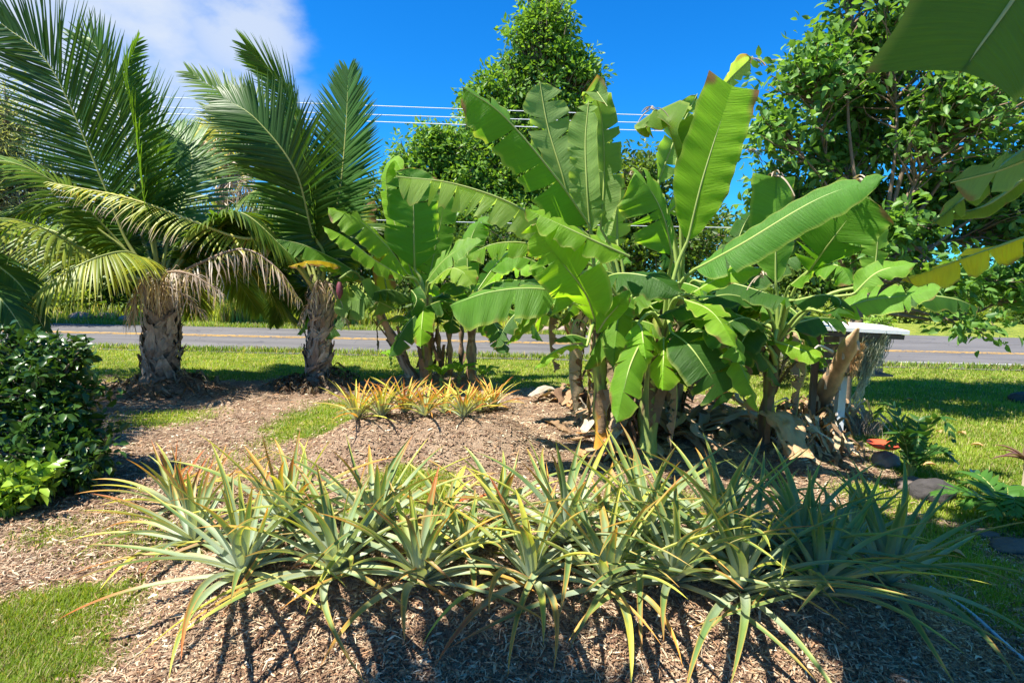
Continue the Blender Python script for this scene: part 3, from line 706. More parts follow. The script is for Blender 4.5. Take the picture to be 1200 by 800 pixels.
def pineapple(px, py, size, label, group, n=30, tipred=.35, lean=0, leafw=.0235, cat='pineapple plant', name='pineapple_plant', yellow=.3, steep=1.0):
    n = int(n * .98); b = on(px, py - (14 if cat and size > .5 else 0)); t = thing(name, b, label, cat, group)
    g0 = rng.random() * 6.283; b = b - np.array([0, 0, .02])
    for k in range(n):
        f = (k + .5) / n                                            # 0 inner, 1 outer
        az = g0 + k * 2.39996 + rng.normal() * .12
        el = math.radians(86 - 72 * f ** .85 * steep + rng.normal() * 6); L_ = (.79 if size > .38 and group == GP else .86) * size * (.46 + .78 * math.sin(math.pi * min(1, .10 + .52 * f))) * (.88 + .24 * rng.random())
        bend = (.06 + .85 * f + .30 * rng.random()) * (.9 if f > .75 else 1)
        h = .10 * size * (1 - f); base = b + np.array([math.cos(az), math.sin(az), 0]) * .022 + [0, 0, h + .02]
        yl = rng.random() < yellow
        pal = [np.array([.38, .45, .36]) * (.75 + .4 * rng.random()), lerp(np.array([.105, .19, .06]), np.array([.36, .42, .05]), .85 if yl else .25 * rng.random()),
               [RED, ORG, YEL][rng.choice(3, p=[.3, .35, .35])]]
        tr = tipred * (.30 + .9 * rng.random()) + (.12 if f > .75 else 0)
        mb = MB(); pine_leaf_mesh(mb, base, az, el, L_, leafw * (.85 + .3 * rng.random()), bend, pal, tr, twist=rng.normal() * .25)
        mb.build('leaf', M_PINE, t)
    return t
GP = 'pineapple plants in the front mulch bed'
front = [
 (228, 655, .80, 'silver-green pineapple plant at the far left end of the front bed, sprawling widely', 36, .55),
 (205, 610, .62, 'pineapple plant behind the leftmost one, with upright reddish leaves', 24, .95),
 (285, 690, .74, 'low pineapple plant second from the left in the front row, drooping over the mulch', 34, .45),
 (335, 635, .72, 'pineapple plant in the middle left of the bed with one red upright leaf', 30, .6),
 (392, 690, .72, 'pineapple plant third from the left in the front row, pale grey-green heart', 34, .45),
 (440, 640, .74, 'tall pineapple plant with upright leaves in front of the bright grass patch', 30, .4),
 (492, 700, .66, 'front row pineapple plant just left of the gap in the bed, yellow tipped leaves drooping', 34, .5),
 (548, 650, .42, 'small pineapple plant at the gap in the middle of the bed', 24, .45),
 (520, 610, .42, 'small orange tipped pineapple plant at the back of the bed beside the grass patch', 20, .9),
 (622, 700, .66, 'front row pineapple plant just right of the gap in the bed, orange lower leaves', 32, .55),
 (662, 655, .78, 'tall pineapple plant with broad silver upright leaves right of the gap', 30, .35),
 (712, 705, .72, 'sunlit front row pineapple plant with yellow-green leaves hanging over the mulch slope', 34, .5),
 (585, 625, .55, 'back row pineapple plant with upright green leaves over the mulch path', 22, .5),
 (755, 650, .76, 'half shaded pineapple plant behind the front row, below the banana stems', 32, .3),
 (790, 700, .76, 'front row pineapple plant where the shadow begins, long arching grey leaves', 34, .3),
 (845, 655, .78, 'pineapple plant with tall yellow upright leaf catching the sun', 30, .3),
 (868, 712, .78, 'shaded front row pineapple plant with very long arching leaves', 36, .15),
 (935, 665, .72, 'shaded pineapple plant in the back row near the lawn', 30, .15),
 (960, 712, .74, 'second pineapple plant from the right end of the front bed, in shade', 34, .15),
 (1040, 700, .78, 'shaded pineapple plant at the far right end of the front bed', 36, .15),
 (1000, 655, .6, 'shaded pineapple plant at the back right corner of the front bed', 26, .2),
]
for px, py, sz, lab, n, tr in front:
    pineapple(px, py, sz, lab, GP, n, tr, yellow=.12 if px < 760 else .06)
GM = 'orange tipped pineapple plants on the small mound'
small = [(418, 492, .30, 'orange-red spiky pineapple plant at the left end of the small mound'), (447, 489, .30, 'spiky pineapple plant second from the left on the small mound'),
 (475, 484, .30, 'yellow-orange pineapple plant third from the left on the small mound'), (498, 488, .27, 'pineapple plant in the middle of the small mound, left of centre'),
 (520, 484, .31, 'pineapple plant in the middle of the small mound, right of centre'), (543, 489, .28, 'pineapple plant third from the right on the small mound'),
 (562, 483, .27, 'small pineapple plant second from the right on the small mound'), (577, 494, .33, 'tallest orange tipped pineapple plant at the right end of the small mound')]
for px, py, sz, lab in small:
    pineapple(px, py, sz * 1.6, lab, GM, 30, .95, leafw=.018, yellow=.95, steep=.7)

# ------------------------------------------------------------------ coconut palms
def palm_trunk(t, base, top, r0, r1):
    mb = MB(); n = 30; c = spline([base - [0, 0, .1], (base + top) / 2 + [.02, 0, 0], top], n); tt = np.linspace(0, 1, n)
    rad = (r0 + (r1 - r0) * tt) * (1 + .05 * np.sin(tt * 40)); rad[:3] *= [1.3, 1.2, 1.08]
    k = 18; C = lerp(np.array([.16, .12, .09]), np.array([.30, .235, .17]), N2(tt[:, None] * 12, np.linspace(0, 5, k)[None]))
    mb.tube(c, rad, k, C, rough=.05); o = mb.build('trunk', M_FIBRE, t)
    # old leaf bases wrapped criss-cross round the trunk
    sb = MB(); hgt = np.linalg.norm(top - base); nb = int(110 * hgt / 1.3)
    for q in range(nb):
        f = (q + .5) / nb; az = q * 2.4 + rng.normal() * .15; z0 = f * hgt * .98; R = (r0 + (r1 - r0) * f) * 1.04
        m1, m2 = 8, 7; hh = np.linspace(0, 1, m1)[:, None]; spread = (.42 - .30 * hh ** .8) * rng.uniform(.5, 1.5); aa = az + np.linspace(-1, 1, m2)[None] * spread + hh * rng.normal() * 1.1
        out = R + .012 + hh ** 2 * .075 * rng.random() + .035 * rng.random() + .012 * np.sin(hh * 9 + q); H_ = rng.uniform(.14, .40)
        ctr = np.stack([np.interp(f, tt, c[:, 0]), np.interp(f, tt, c[:, 1])])
        V = np.stack([ctr[0] + np.cos(aa) * out, ctr[1] + np.sin(aa) * out, np.broadcast_to(base[2] + z0 + hh * H_ - .08 * np.abs(np.linspace(-1, 1, m2))[None] * (1 - hh), aa.shape)], -1)
        V = V + (rng.random((m1, m2, 3)) - .5) * .012
        cc = lerp(np.array([.17, .115, .08]), np.array([.56, .45, .34]), np.clip(np.broadcast_to(hh * .3 + rng.random() ** 1.4 * .9, (m1, m2)), 0, 1))
        cc = cc * (.75 + .4 * rng.random((m1, m2, 1)))
        sb.grid(V, cc, np.stack(np.broadcast_arrays(hh * H_ * .4, aa, az + 0 * hh), -1))
    sb.build('leaf_bases', M_FIBRE, t)
def PX(pts, dy=0): return [P(a, b, c + dy) for a, b, c in pts]
DK = (.040, .105, .013); MD = (.08, .165, .017); LT_ = (.14, .25, .035)
b1 = np.array([PALM1[0], PALM1[1], Hs(PALM1[0], PALM1[1])]); top1 = b1 + np.array([.06, 0, 1.22])
t = thing('coconut_palm', b1, 'stout young coconut palm on the left mulch mound with a dead brown frond', 'palm tree', 'coconut palms by the road')
palm_trunk(t, b1, top1, .215, .165)
y1 = b1[1]; c1_ = top1 + [0, 0, .05]
def fr(t, c, pts, dy=0, **kw): return frond(t, [c] + PX(pts, dy), **kw)
fr(t, c1_, [(150, 285, y1), (120, 212, y1 - .1), (60, 80, y1 - .3), (2, 28, y1 - .3)], L=1.35, n=125, hint=(.2, 1, .1), vee=-.05, droop=.16, green=DK, w=.021, swept=(1.25, .55))
fr(t, c1_, [(165, 270, y1 + .4), (152, 180, y1 + .5), (115, 60, y1 + .6), (92, 40, y1 + .7)], L=.95, hint=(0, -1, .2), droop=.15, green=MD, vee=.3)
fr(t, c1_, [(172, 250, y1 - .2), (158, 150, y1 - .3), (148, 90, y1 - .2), (160, 48, y1)], L=.6, hint=(1, 0, .1), droop=.2, green=MD, vee=.6)
fr(t, c1_, [(180, 270, y1 - .1), (182, 200, y1 + .2), (160, 120, y1 + .8), (135, 95, y1 + 1.2)], L=.95, hint=(.3, 1, .3), droop=.2, green=DK, vee=.2)
fr(t, c1_, [(195, 290, y1), (215, 230, y1 + .3), (225, 185, y1 + .9), (205, 150, y1 + 1.5)], L=.9, hint=(.5, -1, .3), droop=.3, green=(.10, .19, .05), vee=.4)
fr(t, c1_, [(140, 285, y1), (80, 225, y1 - .3), (10, 190, y1 - .6), (-60, 195, y1 - .8)], L=.9, hint=(0, -.4, 1), droop=1.1, green=MD, vee=.0, age=.2)
fr(t, c1_, [(150, 325, y1 - .3), (90, 288, y1 - 1.0), (20, 258, y1 - 1.6), (-60, 262, y1 - 2.0)], L=.95, hint=(0, -.5, 1), droop=1.4, green=(.12, .2, .03), vee=-.2, age=.45, w=.02)
fr(t, c1_, [(130, 310, y1 + .5), (60, 270, y1 + .6), (0, 268, y1 + .8), (-40, 290, y1 + .9)], L=.9, hint=(0, -.5, 1), droop=1.2, green=MD, vee=-.1, age=.25)
fr(t, c1_, [(215, 300, y1 + .5), (255, 262, y1 + .8), (300, 262, y1 + 1.), (340, 300, y1 + 1.1)], L=.85, hint=(0, -.6, 1), droop=1.2, green=MD, vee=-.1, age=.1)
fr(t, c1_, [(205, 325, y1 - .2), (235, 308, y1 - .4), (285, 292, y1 - .5), (325, 315, y1 - .6), (352, 352, y1 - .6)], L=.52, n=56, hint=(0, -.4, 1), droop=2.2, green=(.2, .25, .05), vee=-.3, age=.7, dead=.75, w=.016, jit=.25, start=.06)
fr(t, c1_, [(175, 325, y1 - .45), (160, 345, y1 - .6), (152, 375, y1 - .55)], L=.45, n=50, hint=(0, -1, .2), droop=2.0, vee=-.1, dead=1.0, w=.02, jit=.5, start=.05, green=(.3, .24, .16))
fr(t, c1_, [(195, 320, y1 - .5), (225, 322, y1 - .8), (262, 345, y1 - .9)], L=.42, n=44, hint=(0, -1, .6), droop=2.0, vee=-.1, dead=1.0, w=.016, jit=.5, start=.05, green=(.3, .24, .16))
fr(t, c1_, [(180, 330, y1 - .3), (215, 345, y1 - .5), (240, 370, y1 - .4)], L=.36, n=40, hint=(0, -1, .4), droop=1.8, vee=-.1, dead=1.0, w=.014, jit=.5, start=.05, green=(.3, .24, .16))
fr(t, c1_, [(160, 300, y1 - .7), (120, 300, y1 - 1.3), (60, 330, y1 - 1.7), (25, 365, y1 - 1.8)], L=.7, hint=(0, -.5, 1), droop=1.5, green=(.12, .2, .03), vee=-.2, age=.5, w=.018)

def ring(t, c, n, R, rise, drop, a0=0, arc=6.283, **kw):
    for k in range(n):
        a = a0 + k * arc / n + rng.normal() * .15; d = np.array([math.cos(a), math.sin(a), 0]); r = R * rng.uniform(.85, 1.15)
        kk = {**dict(L=.75, n=80, hint=(0, 0, 1), vee=0, droop=1.0, green=[DK, MD][k % 2], age=rng.random() * .3), **kw}
        frond(t, [c, c + d * r * .25 + [0, 0, rise * .6], c + d * r * .6 + [0, 0, rise], c + d * r + [0, 0, rise - drop]], **kk)
ring(t, c1_, 6, 2.3, 1.1, .6, -.3, arc=4.2); ring(t, c1_, 3, 2.0, .35, .8, .5, age=.4, arc=2.2)
b2 = np.array([PALM2[0], PALM2[1], Hs(PALM2[0], PALM2[1])]); top2 = b2 + np.array([.04, 0, 1.18]); y2 = b2[1]; c2_ = top2
t = thing('coconut_palm', b2, 'coconut palm on the dark mulch ring right of the stouter palm, fronds upright', 'palm tree', 'coconut palms by the road')
palm_trunk(t, b2, top2, .155, .12)
fr(t, c2_, [(372, 290, y2), (364, 204, y2), (335, 110, y2 + .1), (290, 55, y2)], L=.95, n=120, hint=(-.9, -.5, .3), vee=.25, droop=.15, green=(.10, .20, .03))
fr(t, c2_, [(385, 290, y2), (399, 220, y2), (406, 140, y2), (408, 84, y2)], L=.78, n=120, hint=(-.25, -1, 0), vee=.15, droop=.1, green=(.06, .15, .03))
fr(t, c2_, [(380, 300, y2 - .2), (366, 272, y2 - .3), (346, 200, y2 - .6), (300, 140, y2 - .7), (262, 115, y2 - .6)], L=.95, n=120, hint=(-.2, -.7, .5), vee=.1, droop=.35, green=DK)
fr(t, c2_, [(360, 290, y2 + .2), (330, 200, y2 + .4), (285, 130, y2 + .5), (222, 85, y2 + .5)], L=.8, hint=(.3, -1, .4), vee=.1, droop=.35, green=MD, age=.12)
fr(t, c2_, [(350, 315, y2 - .3), (320, 280, y2 - .5), (274, 289 - 12, y2 - .7), (160, 235, y2 - .9), (55, 213, y2 - 1.0)], L=.5, n=90, hint=(0, -.6, 1), vee=-.25, droop=1.2, green=(.22, .30, .03), age=.55, dead=.28, w=.016, start=.26, rib=(.55, .50, .14))
fr(t, c2_, [(372, 330, y2 - .4), (365, 350, y2 - .5), (350, 378, y2 - .5)], L=.3, n=34, hint=(0, -1, .4), droop=1.8, vee=-.1, dead=1.0, w=.012, jit=.5, start=.05, green=(.3, .24, .16))
fr(t, c2_, [(382, 330, y2 - .4), (395, 350, y2 - .5), (408, 380, y2 - .5)], L=.3, n=34, hint=(0, -1, .4), droop=1.8, vee=-.1, dead=1.0, w=.012, jit=.5, start=.05, green=(.3, .24, .16))

ring(t, c2_, 4, 1.9, 1.2, .6, 1.0, L=.65, arc=3.2); ring(t, c2_, 2, 1.5, .3, .8, 1.8, L=.5, arc=1.4)
y3 = 21.8; b3 = P(262, 425, y3); b3[2] = 0; c3_ = P(262, 235, y3)
t = thing('coconut_palm', b3, 'taller slim palm half hidden between the two nearer palms, ragged dead fronds in its crown', 'palm tree', 'coconut palms by the road')
mb = MB(); mb.tube(spline([b3 - [0, 0, .1], (b3 + c3_) / 2 + [.1, 0, 0], c3_], 24), np.linspace(.28, .18, 24) * (1 + .05 * np.sin(np.arange(24) * 2.2)), 12, (.30, .26, .21), rough=.05); mb.build('trunk', M_FIBRE, t)
for pts, kw in [([(250, 215, y3), (225, 175, y3), (195, 165, y3), (165, 190, y3)], dict(L=.9, age=.1, green=(.13, .22, .06))),
                ([(262, 200, y3), (270, 165, y3 - .2), (240, 150, y3 - .5), (215, 180, y3 - .8)], dict(L=.7, age=.85, green=(.25, .25, .04))),
                ([(275, 205, y3), (300, 165, y3), (325, 150, y3), (355, 175, y3)], dict(L=.9, green=DK)),
                ([(262, 195, y3 + .4), (260, 150, y3 + .6), (265, 120, y3 + .6), (285, 105, y3 + .6)], dict(L=.8, green=MD, age=.3)),
                ([(240, 230, y3 - .5), (215, 225, y3 - .9), (190, 250, y3 - 1.2)], dict(L=.8, green=MD, age=.3)),
                ([(285, 230, y3 - .5), (310, 225, y3 - .9), (330, 260, y3 - 1.2)], dict(L=.8, green=DK, age=.2)),
                ([(262, 215, y3 - .4), (262, 235, y3 - .6), (250, 275, y3 - .5)], dict(L=.6, dead=1.0, green=(.3, .24, .16), jit=.5)),
                ([(272, 210, y3 - .4), (290, 220, y3 - .6), (300, 262, y3 - .5)], dict(L=.6, dead=1.0, green=(.3, .24, .16), jit=.5)),
                ([(265, 195, y3 - .4), (250, 170, y3 - .7), (235, 165, y3 - .8)], dict(L=.5, dead=1.0, green=(.35, .2, .12), jit=.6))]:
    kw = {**dict(hint=(0, -.6, .8), droop=.7, vee=0, w=.045, rr=.035, n=80), **kw}; kw['L'] *= 1.6; fr(t, c3_, [(a_, b_, y3 + (c_ - y3) * 1.7) for a_, b_, c_ in pts], **kw)

# palm just outside the left edge: its lower fronds reach into the picture
y4 = 7.2; c4_ = P(-150, 290, y4); b4 = c4_.copy(); b4[2] = 0
t = thing('coconut_palm', b4, 'palm outside the left edge whose dark fronds droop in above the glossy bush', 'palm tree', 'coconut palms by the road')
palm_trunk(t, b4, c4_, .26, .2)
for pts, kw in [([(-100, 270, y4), (-40, 290, y4 - .1), (20, 330, y4 - .2), (52, 385, y4 - .2)], dict(L=.5, green=DK)),
                ([(-110, 300, y4 - .3), (-60, 320, y4 - .5), (0, 350, y4 - .6), (40, 410, y4 - .6)], dict(L=.5, green=DK, age=.1)),
                ([(-140, 220, y4), (-110, 120, y4), (-60, 60, y4), (-20, 80, y4)], dict(L=.7, green=MD, droop=.5)),
                ([(-170, 200, y4), (-220, 110, y4), (-300, 80, y4), (-380, 130, y4)], dict(L=.8, green=MD, droop=.5)),
                ([(-150, 200, y4 - .5), (-150, 150, y4 - 1.2), (-150, 170, y4 - 2)], dict(L=.8, green=MD, droop=.6)),
                ([(-200, 280, y4), (-280, 270, y4), (-360, 330, y4)], dict(L=.7, green=DK)),
                ([(-150, 230, y4 + .6), (-140, 160, y4 + 1.5), (-120, 170, y4 + 2.4)], dict(L=.8, green=MD))]:
    kw = {**dict(hint=(0, -.5, 1), droop=1.1, vee=-.1), **kw}; fr(t, c4_, pts, **kw)
# ------------------------------------------------------------------ banana plants
GB = 'banana plants of the big clump'; GC = 'banana plants of the middle clump'
YG = (.34, .36, .07); GRN = (.20, .28, .06); BRN = (.34, .24, .13); TAN = (.40, .30, .20); DRK = (.14, .09, .055)
def ban(name, base, top, r0, r1, cols, label, group, mids=(), sheaths=6, cat='banana plant', foot=None):
    base = np.asarray(base, float); top = np.asarray(top, float)
    t = thing(name, base, label, cat, group)
    pseudostem(t, [base - [0, 0, .08], *mids, top], r0, r1, cols, sheaths=sheaths, foot=foot)
    t['_x'] = 0; del t['_x']
    return t, top
def bl(tt, pts, W, **kw):
    t, top = tt
    p = PX(pts)
    if kw.pop('pet', True):
        d = p[0] - top
        kw['petiole'] = [top - [0, 0, .12], top + d * .5 + np.array([0, 0, .12 * np.linalg.norm(d)])]
    return banana_leaf(t, p, W, **kw)
CAMH = (0, -1, .25)
BR = (.19, .36, .022); MG = (.105, .24, .02); DG = (.045, .125, .016); PG = (.25, .37, .11)


def fill(tt, n, L0, L1, W, down=.6, a0=0.0, arc=6.283, dead=False, up=.5, greens=(MG, DG, BR)):
    t, top = tt
    for k in range(n):
        a = a0 + arc * (k + rng.random() * .6) / n; d = np.array([math.cos(a), math.sin(a), 0]); l = rng.uniform(L0, L1); st = top - [0, 0, rng.random() * .35]
        if dead:
            p = [st + d * .08, st + d * (.16 + .12 * rng.random()) + [0, 0, .04], st + d * (.2 + .15 * rng.random()) - [0, 0, l * .5], st + d * .2 - [0, 0, l]]
            banana_leaf(t, p, W * rng.uniform(.5, 1), hint=d + [0, 0, .5], al=-1.2, ar=-1.2, cl=.4, cr=.4, tears=(6, 6), green=np.array([.34, .24, .15]) * rng.uniform(.5, 1.2), edge=0, mat=M_DRY, rip=.03, ribr=.008, name='dead_leaf')
        else:
            b = st + d * .18 + [0, 0, .15 * up]
            p = [b, b + d * l * .35 + [0, 0, l * .22 * up], b + d * l * .75 + [0, 0, l * (.15 * up - .25 * down)], b + d * l + [0, 0, -l * down * .7]]
            g = greens[int(rng.integers(len(greens)))]
            banana_leaf(t, p, W * rng.uniform(.75, 1.1), hint=(0, 0, 1), al=-.35 - .4 * rng.random(), ar=-.35 - .4 * rng.random(), cl=.25, cr=.25, tears=(int(rng.integers(0, 6)), int(rng.integers(0, 6))), green=g, petiole=[st, (st + b) / 2 + [0, 0, .03]], edge=.5, age=.1 * rng.random())

# --- big clump, foreground
s1 = on(707, 527); s2 = on(757, 533)
A = ban('banana_plant', s1, P(700, 372, 5.85), .085, .062, ((.36, .38, .07), (.22, .30, .07)), 'banana plant with the yellow and orange stained stem base, left of the big clump', GB, foot=(.62, .27, .03))
bl(A, [(690, 262, 5.7), (650, 205, 5.4), (590, 135, 5.2), (541, 101, 5.1)], .30, hint=(.45, -.55, .7), al=-.25, ar=-.9, cl=.5, cr=.5, tears=(3, 2), green=MG, wr=1.0, edge=.8, prof=(.08, .16))
bl(A, [(652, 272, 5.6), (600, 238, 5.4), (530, 214, 5.3), (464, 206, 5.3)], .25, hint=(0, -.45, 1), al=-.45, ar=-1.15, cl=.3, cr=.2, tears=(2, 12), green=PG, prof=(.1, .12))
bl(A, [(698, 376, 5.3), (684, 340, 5.1), (652, 300, 4.95), (622, 262, 4.9)], .27, hint=(-.5, -.75, .5), al=.25, ar=-.05, cl=.2, cr=.4, green=BR, edge=.8, prof=(.22, .3))
bl(A, [(738, 300, 5.0), (700, 283, 4.9), (655, 262, 4.85), (614, 243, 4.9)], .16, hint=(0, -.6, 1), al=-.1, ar=-.7, cl=.2, cr=.4, green=BR, edge=.8, prof=(.2, .3), pet=False)
bl(A, [(678, 350, 5.3), (630, 338, 5.1), (575, 342, 5.0), (527, 358, 5.0)], .29, hint=(0, -.92, .4), al=-1.0, ar=-.05, cl=.15, cr=.2, green=(.12, .27, .04), edge=.6, prof=(.3, .12))
bl(A, [(688, 405, 5.5), (665, 405, 5.3), (645, 415, 5.1), (625, 434, 5.0)], .10, hint=(-.2, -.6, .8), al=-.7, ar=-.3, tears=(4, 1), green=BR, wr=.7)
bl(A, [(690, 398, 5.6), (670, 392, 5.5), (650, 398, 5.4)], .10, hint=(0, -.3, 1), al=-.8, ar=-.3, green=DG)
bl(A, [(700, 330, 5.6), (725, 320, 5.3), (765, 325, 5.1), (800, 345, 5.0)], .22, hint=(0, -.5, 1), al=-.3, ar=-.2, green=DG, edge=.3)

B = ban('banana_plant', s2, P(778, 372, 5.75), .11, .075, ((.38, .42, .08), (.16, .22, .05)), 'thick green and yellow banana stem in the big clump, bearing the tallest upright leaf', GB, mids=[P(762, 470, 5.85)])
bl(B, [(806, 282, 5.6), (822, 215, 5.55), (842, 150, 5.55), (858, 101, 5.6)], .285, hint=(.12, -1, .05), al=.12, ar=.05, cl=.1, cr=.1, green=(.22, .42, .02), tipcut=True, prof=(.3, .1), edge=.5, rip=.009, ribr=.016)
bl(B, [(815, 315, 5.3), (870, 285, 4.95), (960, 232, 4.6), (1040, 206, 4.4)], .21, hint=(-.15, -.75, .8), al=-.25, ar=.15, cl=.15, cr=.3, green=(.09, .23, .035), prof=(.12, .2), edge=.6, wr=.45, ribr=.015, rip=.006)
bl(B, [(788, 300, 5.3), (778, 255, 5.15), (760, 220, 5.05), (742, 203, 5.0)], .36, hint=(.15, -.95, .2), al=-.7, ar=.1, cl=.5, cr=.25, green=MG, prof=(.3, .2), edge=.7, rip=.018, tears=(0, 0), wr=1.0)
bl(B, [(800, 350, 5.2), (830, 362, 4.9), (850, 385, 4.7), (864, 412, 4.6)], .15, hint=(.1, -.5, 1), al=-.25, ar=-.15, green=BR, prof=(.3, .3), edge=.8)
bl(B, [(786, 388, 5.3), (808, 405, 5.1), (830, 436, 5.0), (852, 472, 5.0)], .24, hint=(.25, -1, .35), al=-.15, ar=0, green=DG, prof=(.25, .2), edge=.7, rip=.006)
bl(B, [(748, 378, 5.3), (752, 385, 5.1), (754, 400, 5.0), (757, 420, 4.95)], .17, hint=(0, -1, .5), al=-.5, ar=-.5, cl=.3, cr=.3, tears=(1, 1), green=BR, prof=(.25, .3), edge=.6)
bl(B, [(808, 345, 5.3), (850, 322, 5.1), (893, 314, 5.0)], .14, hint=(0, -.6, 1), al=-.2, ar=-.1, green=BR, edge=.7, prof=(.3, .3))
bl(B, [(700, 390, 5.2), (712, 372, 5.1), (730, 352, 5.0), (738, 340, 5.0)], .09, hint=(.3, -.8, .5), green=BR, prof=(.3, .35), pet=False)

s3 = on(745, 505); 
Cc_ = ban('banana_plant', s3, P(735, 352, 6.5), .12, .085, (TAN, BRN), 'banana plant with brown sheathed stem amid the big clump, pale leaves standing upright', GB, sheaths=14)
bl(Cc_, [(672, 262, 6.4), (660, 210, 6.3), (642, 150, 6.3), (632, 95, 6.3)], .27, hint=(-.35, 1, -.2), al=-.25, ar=-.2, cl=.3, cr=.3, tears=(6, 5), green=(.15, .25, .08), prof=(.15, .2))
bl(Cc_, [(692, 272, 6.2), (688, 220, 6.1), (686, 165, 6.1), (690, 118, 6.1)], .19, hint=(.2, 1, 0), al=-.2, ar=-.35, cl=.3, cr=.3, tears=(6, 4), green=(.17, .28, .07), prof=(.15, .2))
bl(Cc_, [(704, 268, 6.5), (708, 200, 6.5), (705, 140, 6.5), (696, 105, 6.3), (712, 125, 6.1)], .2, hint=(0, 1, .3), al=-.5, ar=-.4, tears=(4, 4), green=(.13, .23, .06))
bl(Cc_, [(724, 290, 6.5), (722, 240, 6.6), (716, 190, 6.6), (712, 165, 6.6)], .18, hint=(0, -1, .2), al=-.5, ar=-.4, tears=(6, 6), green=PG, age=.25)
bl(Cc_, [(660, 300, 6.2), (620, 285, 6.0), (580, 285, 5.9), (545, 300, 5.9)], .18, hint=(0, -.4, 1), al=-.9, ar=-.9, tears=(8, 8), green=MG, age=.15)

s4 = on(785, 500)
D = ban('banana_plant', s4, P(800, 345, 6.6), .11, .08, (GRN, BRN), 'banana plant behind the big clump with the brown tipped leaf against the sky', GB, sheaths=8)
bl(D, [(792, 185, 6.4), (820, 140, 6.4), (850, 98, 6.4), (882, 66, 6.4)], .17, hint=(-.5, .7, .4), al=-.2, ar=-.9, cl=.3, cr=.2, green=PG, prof=(.12, .12), age=.12, tears=(0, 1), wr=.6)
bl(D, [(770, 215, 6.8), (790, 165, 6.8), (806, 132, 6.8), (817, 110, 6.8)], .17, hint=(-.3, 1, 0), al=-.1, ar=-.3, green=(.16, .30, .06), prof=(.2, .25), tears=(1, 1))
bl(D, [(800, 268, 6.3), (797, 205, 6.2), (785, 155, 6.0), (768, 128, 5.9), (757, 150, 5.7)], .30, hint=(-.6, -.3, .8), al=-1.1, ar=-1.0, cl=.2, cr=.2, tears=(9, 10), green=(.07, .16, .03), age=.25)
bl(D, [(783, 250, 6.2), (800, 235, 6.1), (825, 232, 6.0)], .16, hint=(0, -.9, .6), green=BR, prof=(.3, .3))
bl(D, [(820, 330, 6.1), (860, 332, 5.7), (905, 345, 5.4), (940, 352, 5.2)], .2, hint=(0, -.4, 1), al=-.5, ar=-.4, green=DG, edge=.3)
bl(D, [(742, 330, 6.2), (700, 315, 6.0), (670, 322, 5.8)], .2, hint=(0, -.4, 1), al=-.5, ar=-.6, green=DG)

s5 = on(893, 517)
E = ban('banana_plant', s5, P(912, 385, 5.8), .075, .055, ((.20, .22, .06), DRK), 'banana plant with slim dark stem at the right of the big clump, broad dark leaves', GB, sheaths=8)
bl(E, [(909, 330, 5.7), (909, 285, 5.7), (909, 240, 5.75), (910, 208, 5.8)], .25, hint=(.1, -1, .1), al=-.15, ar=-.15, green=(.12, .27, .03), tipcut=True, prof=(.3, .5), edge=.5)
bl(E, [(948, 318, 5.3), (972, 285, 5.1), (998, 252, 5.0), (1020, 231, 4.95)], .31, hint=(-.25, -1, -.1), al=.05, ar=-.05, green=(.10, .24, .02), prof=(.35, .1), edge=.3)
bl(E, [(1022, 335, 5.6), (1027, 300, 5.6), (1029, 270, 5.6), (1026, 255, 5.6)], .14, hint=(.1, -1, 0), tears=(2, 2), green=(.16, .32, .04), prof=(.2, .2))
bl(E, [(972, 368, 5.0), (1015, 352, 4.8), (1060, 346, 4.65), (1112, 334, 4.5)], .18, hint=(-.1, -.7, .8), al=-.1, ar=.1, cl=.3, green=(.15, .31, .04), prof=(.25, .5), edge=.7, tears=(1, 1))
bl(E, [(1062, 345, 5.2), (1080, 345, 5.1), (1120, 350, 5.1), (1150, 362, 5.1)], .15, hint=(0, -.4, 1), al=-.6, ar=-.3, green=DG, pet=False)
bl(E, [(925, 335, 5.5), (955, 312, 5.3), (985, 312, 5.1), (1000, 335, 5.0)], .17, hint=(0, -.4, 1), al=-.5, ar=-.3, green=MG, edge=.7)
bl(E, [(1000, 345, 5.6), (1030, 318, 5.5), (1075, 308, 5.4)], .13, hint=(0, -.8, .8), green=(.16, .32, .04))
bl(E, [(908, 400, 5.5), (925, 405, 5.4), (945, 412, 5.3), (962, 420, 5.2)], .11, hint=(-.2, -1, .6), al=-.2, ar=-.4, green=BR, prof=(.4, .2), age=.15)
bl(E, [(930, 352, 5.1), (965, 345, 4.9), (985, 352, 4.8), (978, 372, 4.7)], .14, hint=(0, -.3, 1), al=-.5, ar=-.5, green=DG)
bl(E, [(895, 380, 5.5), (870, 372, 5.2), (845, 385, 5.0), (835, 410, 4.9)], .18, hint=(-.1, -.5, 1), al=-.4, ar=-.3, green=DG)
bl(E, [(890, 355, 5.7), (850, 345, 5.4), (800, 360, 5.2), (770, 372, 5.1)], .2, hint=(0, -.4, 1), al=-.4, ar=-.3, green=DG)
bl(E, [(925, 380, 5.9), (960, 372, 6.2), (990, 375, 6.5)], .2, hint=(0, -.4, 1), al=-.5, ar=-.4, green=DG)

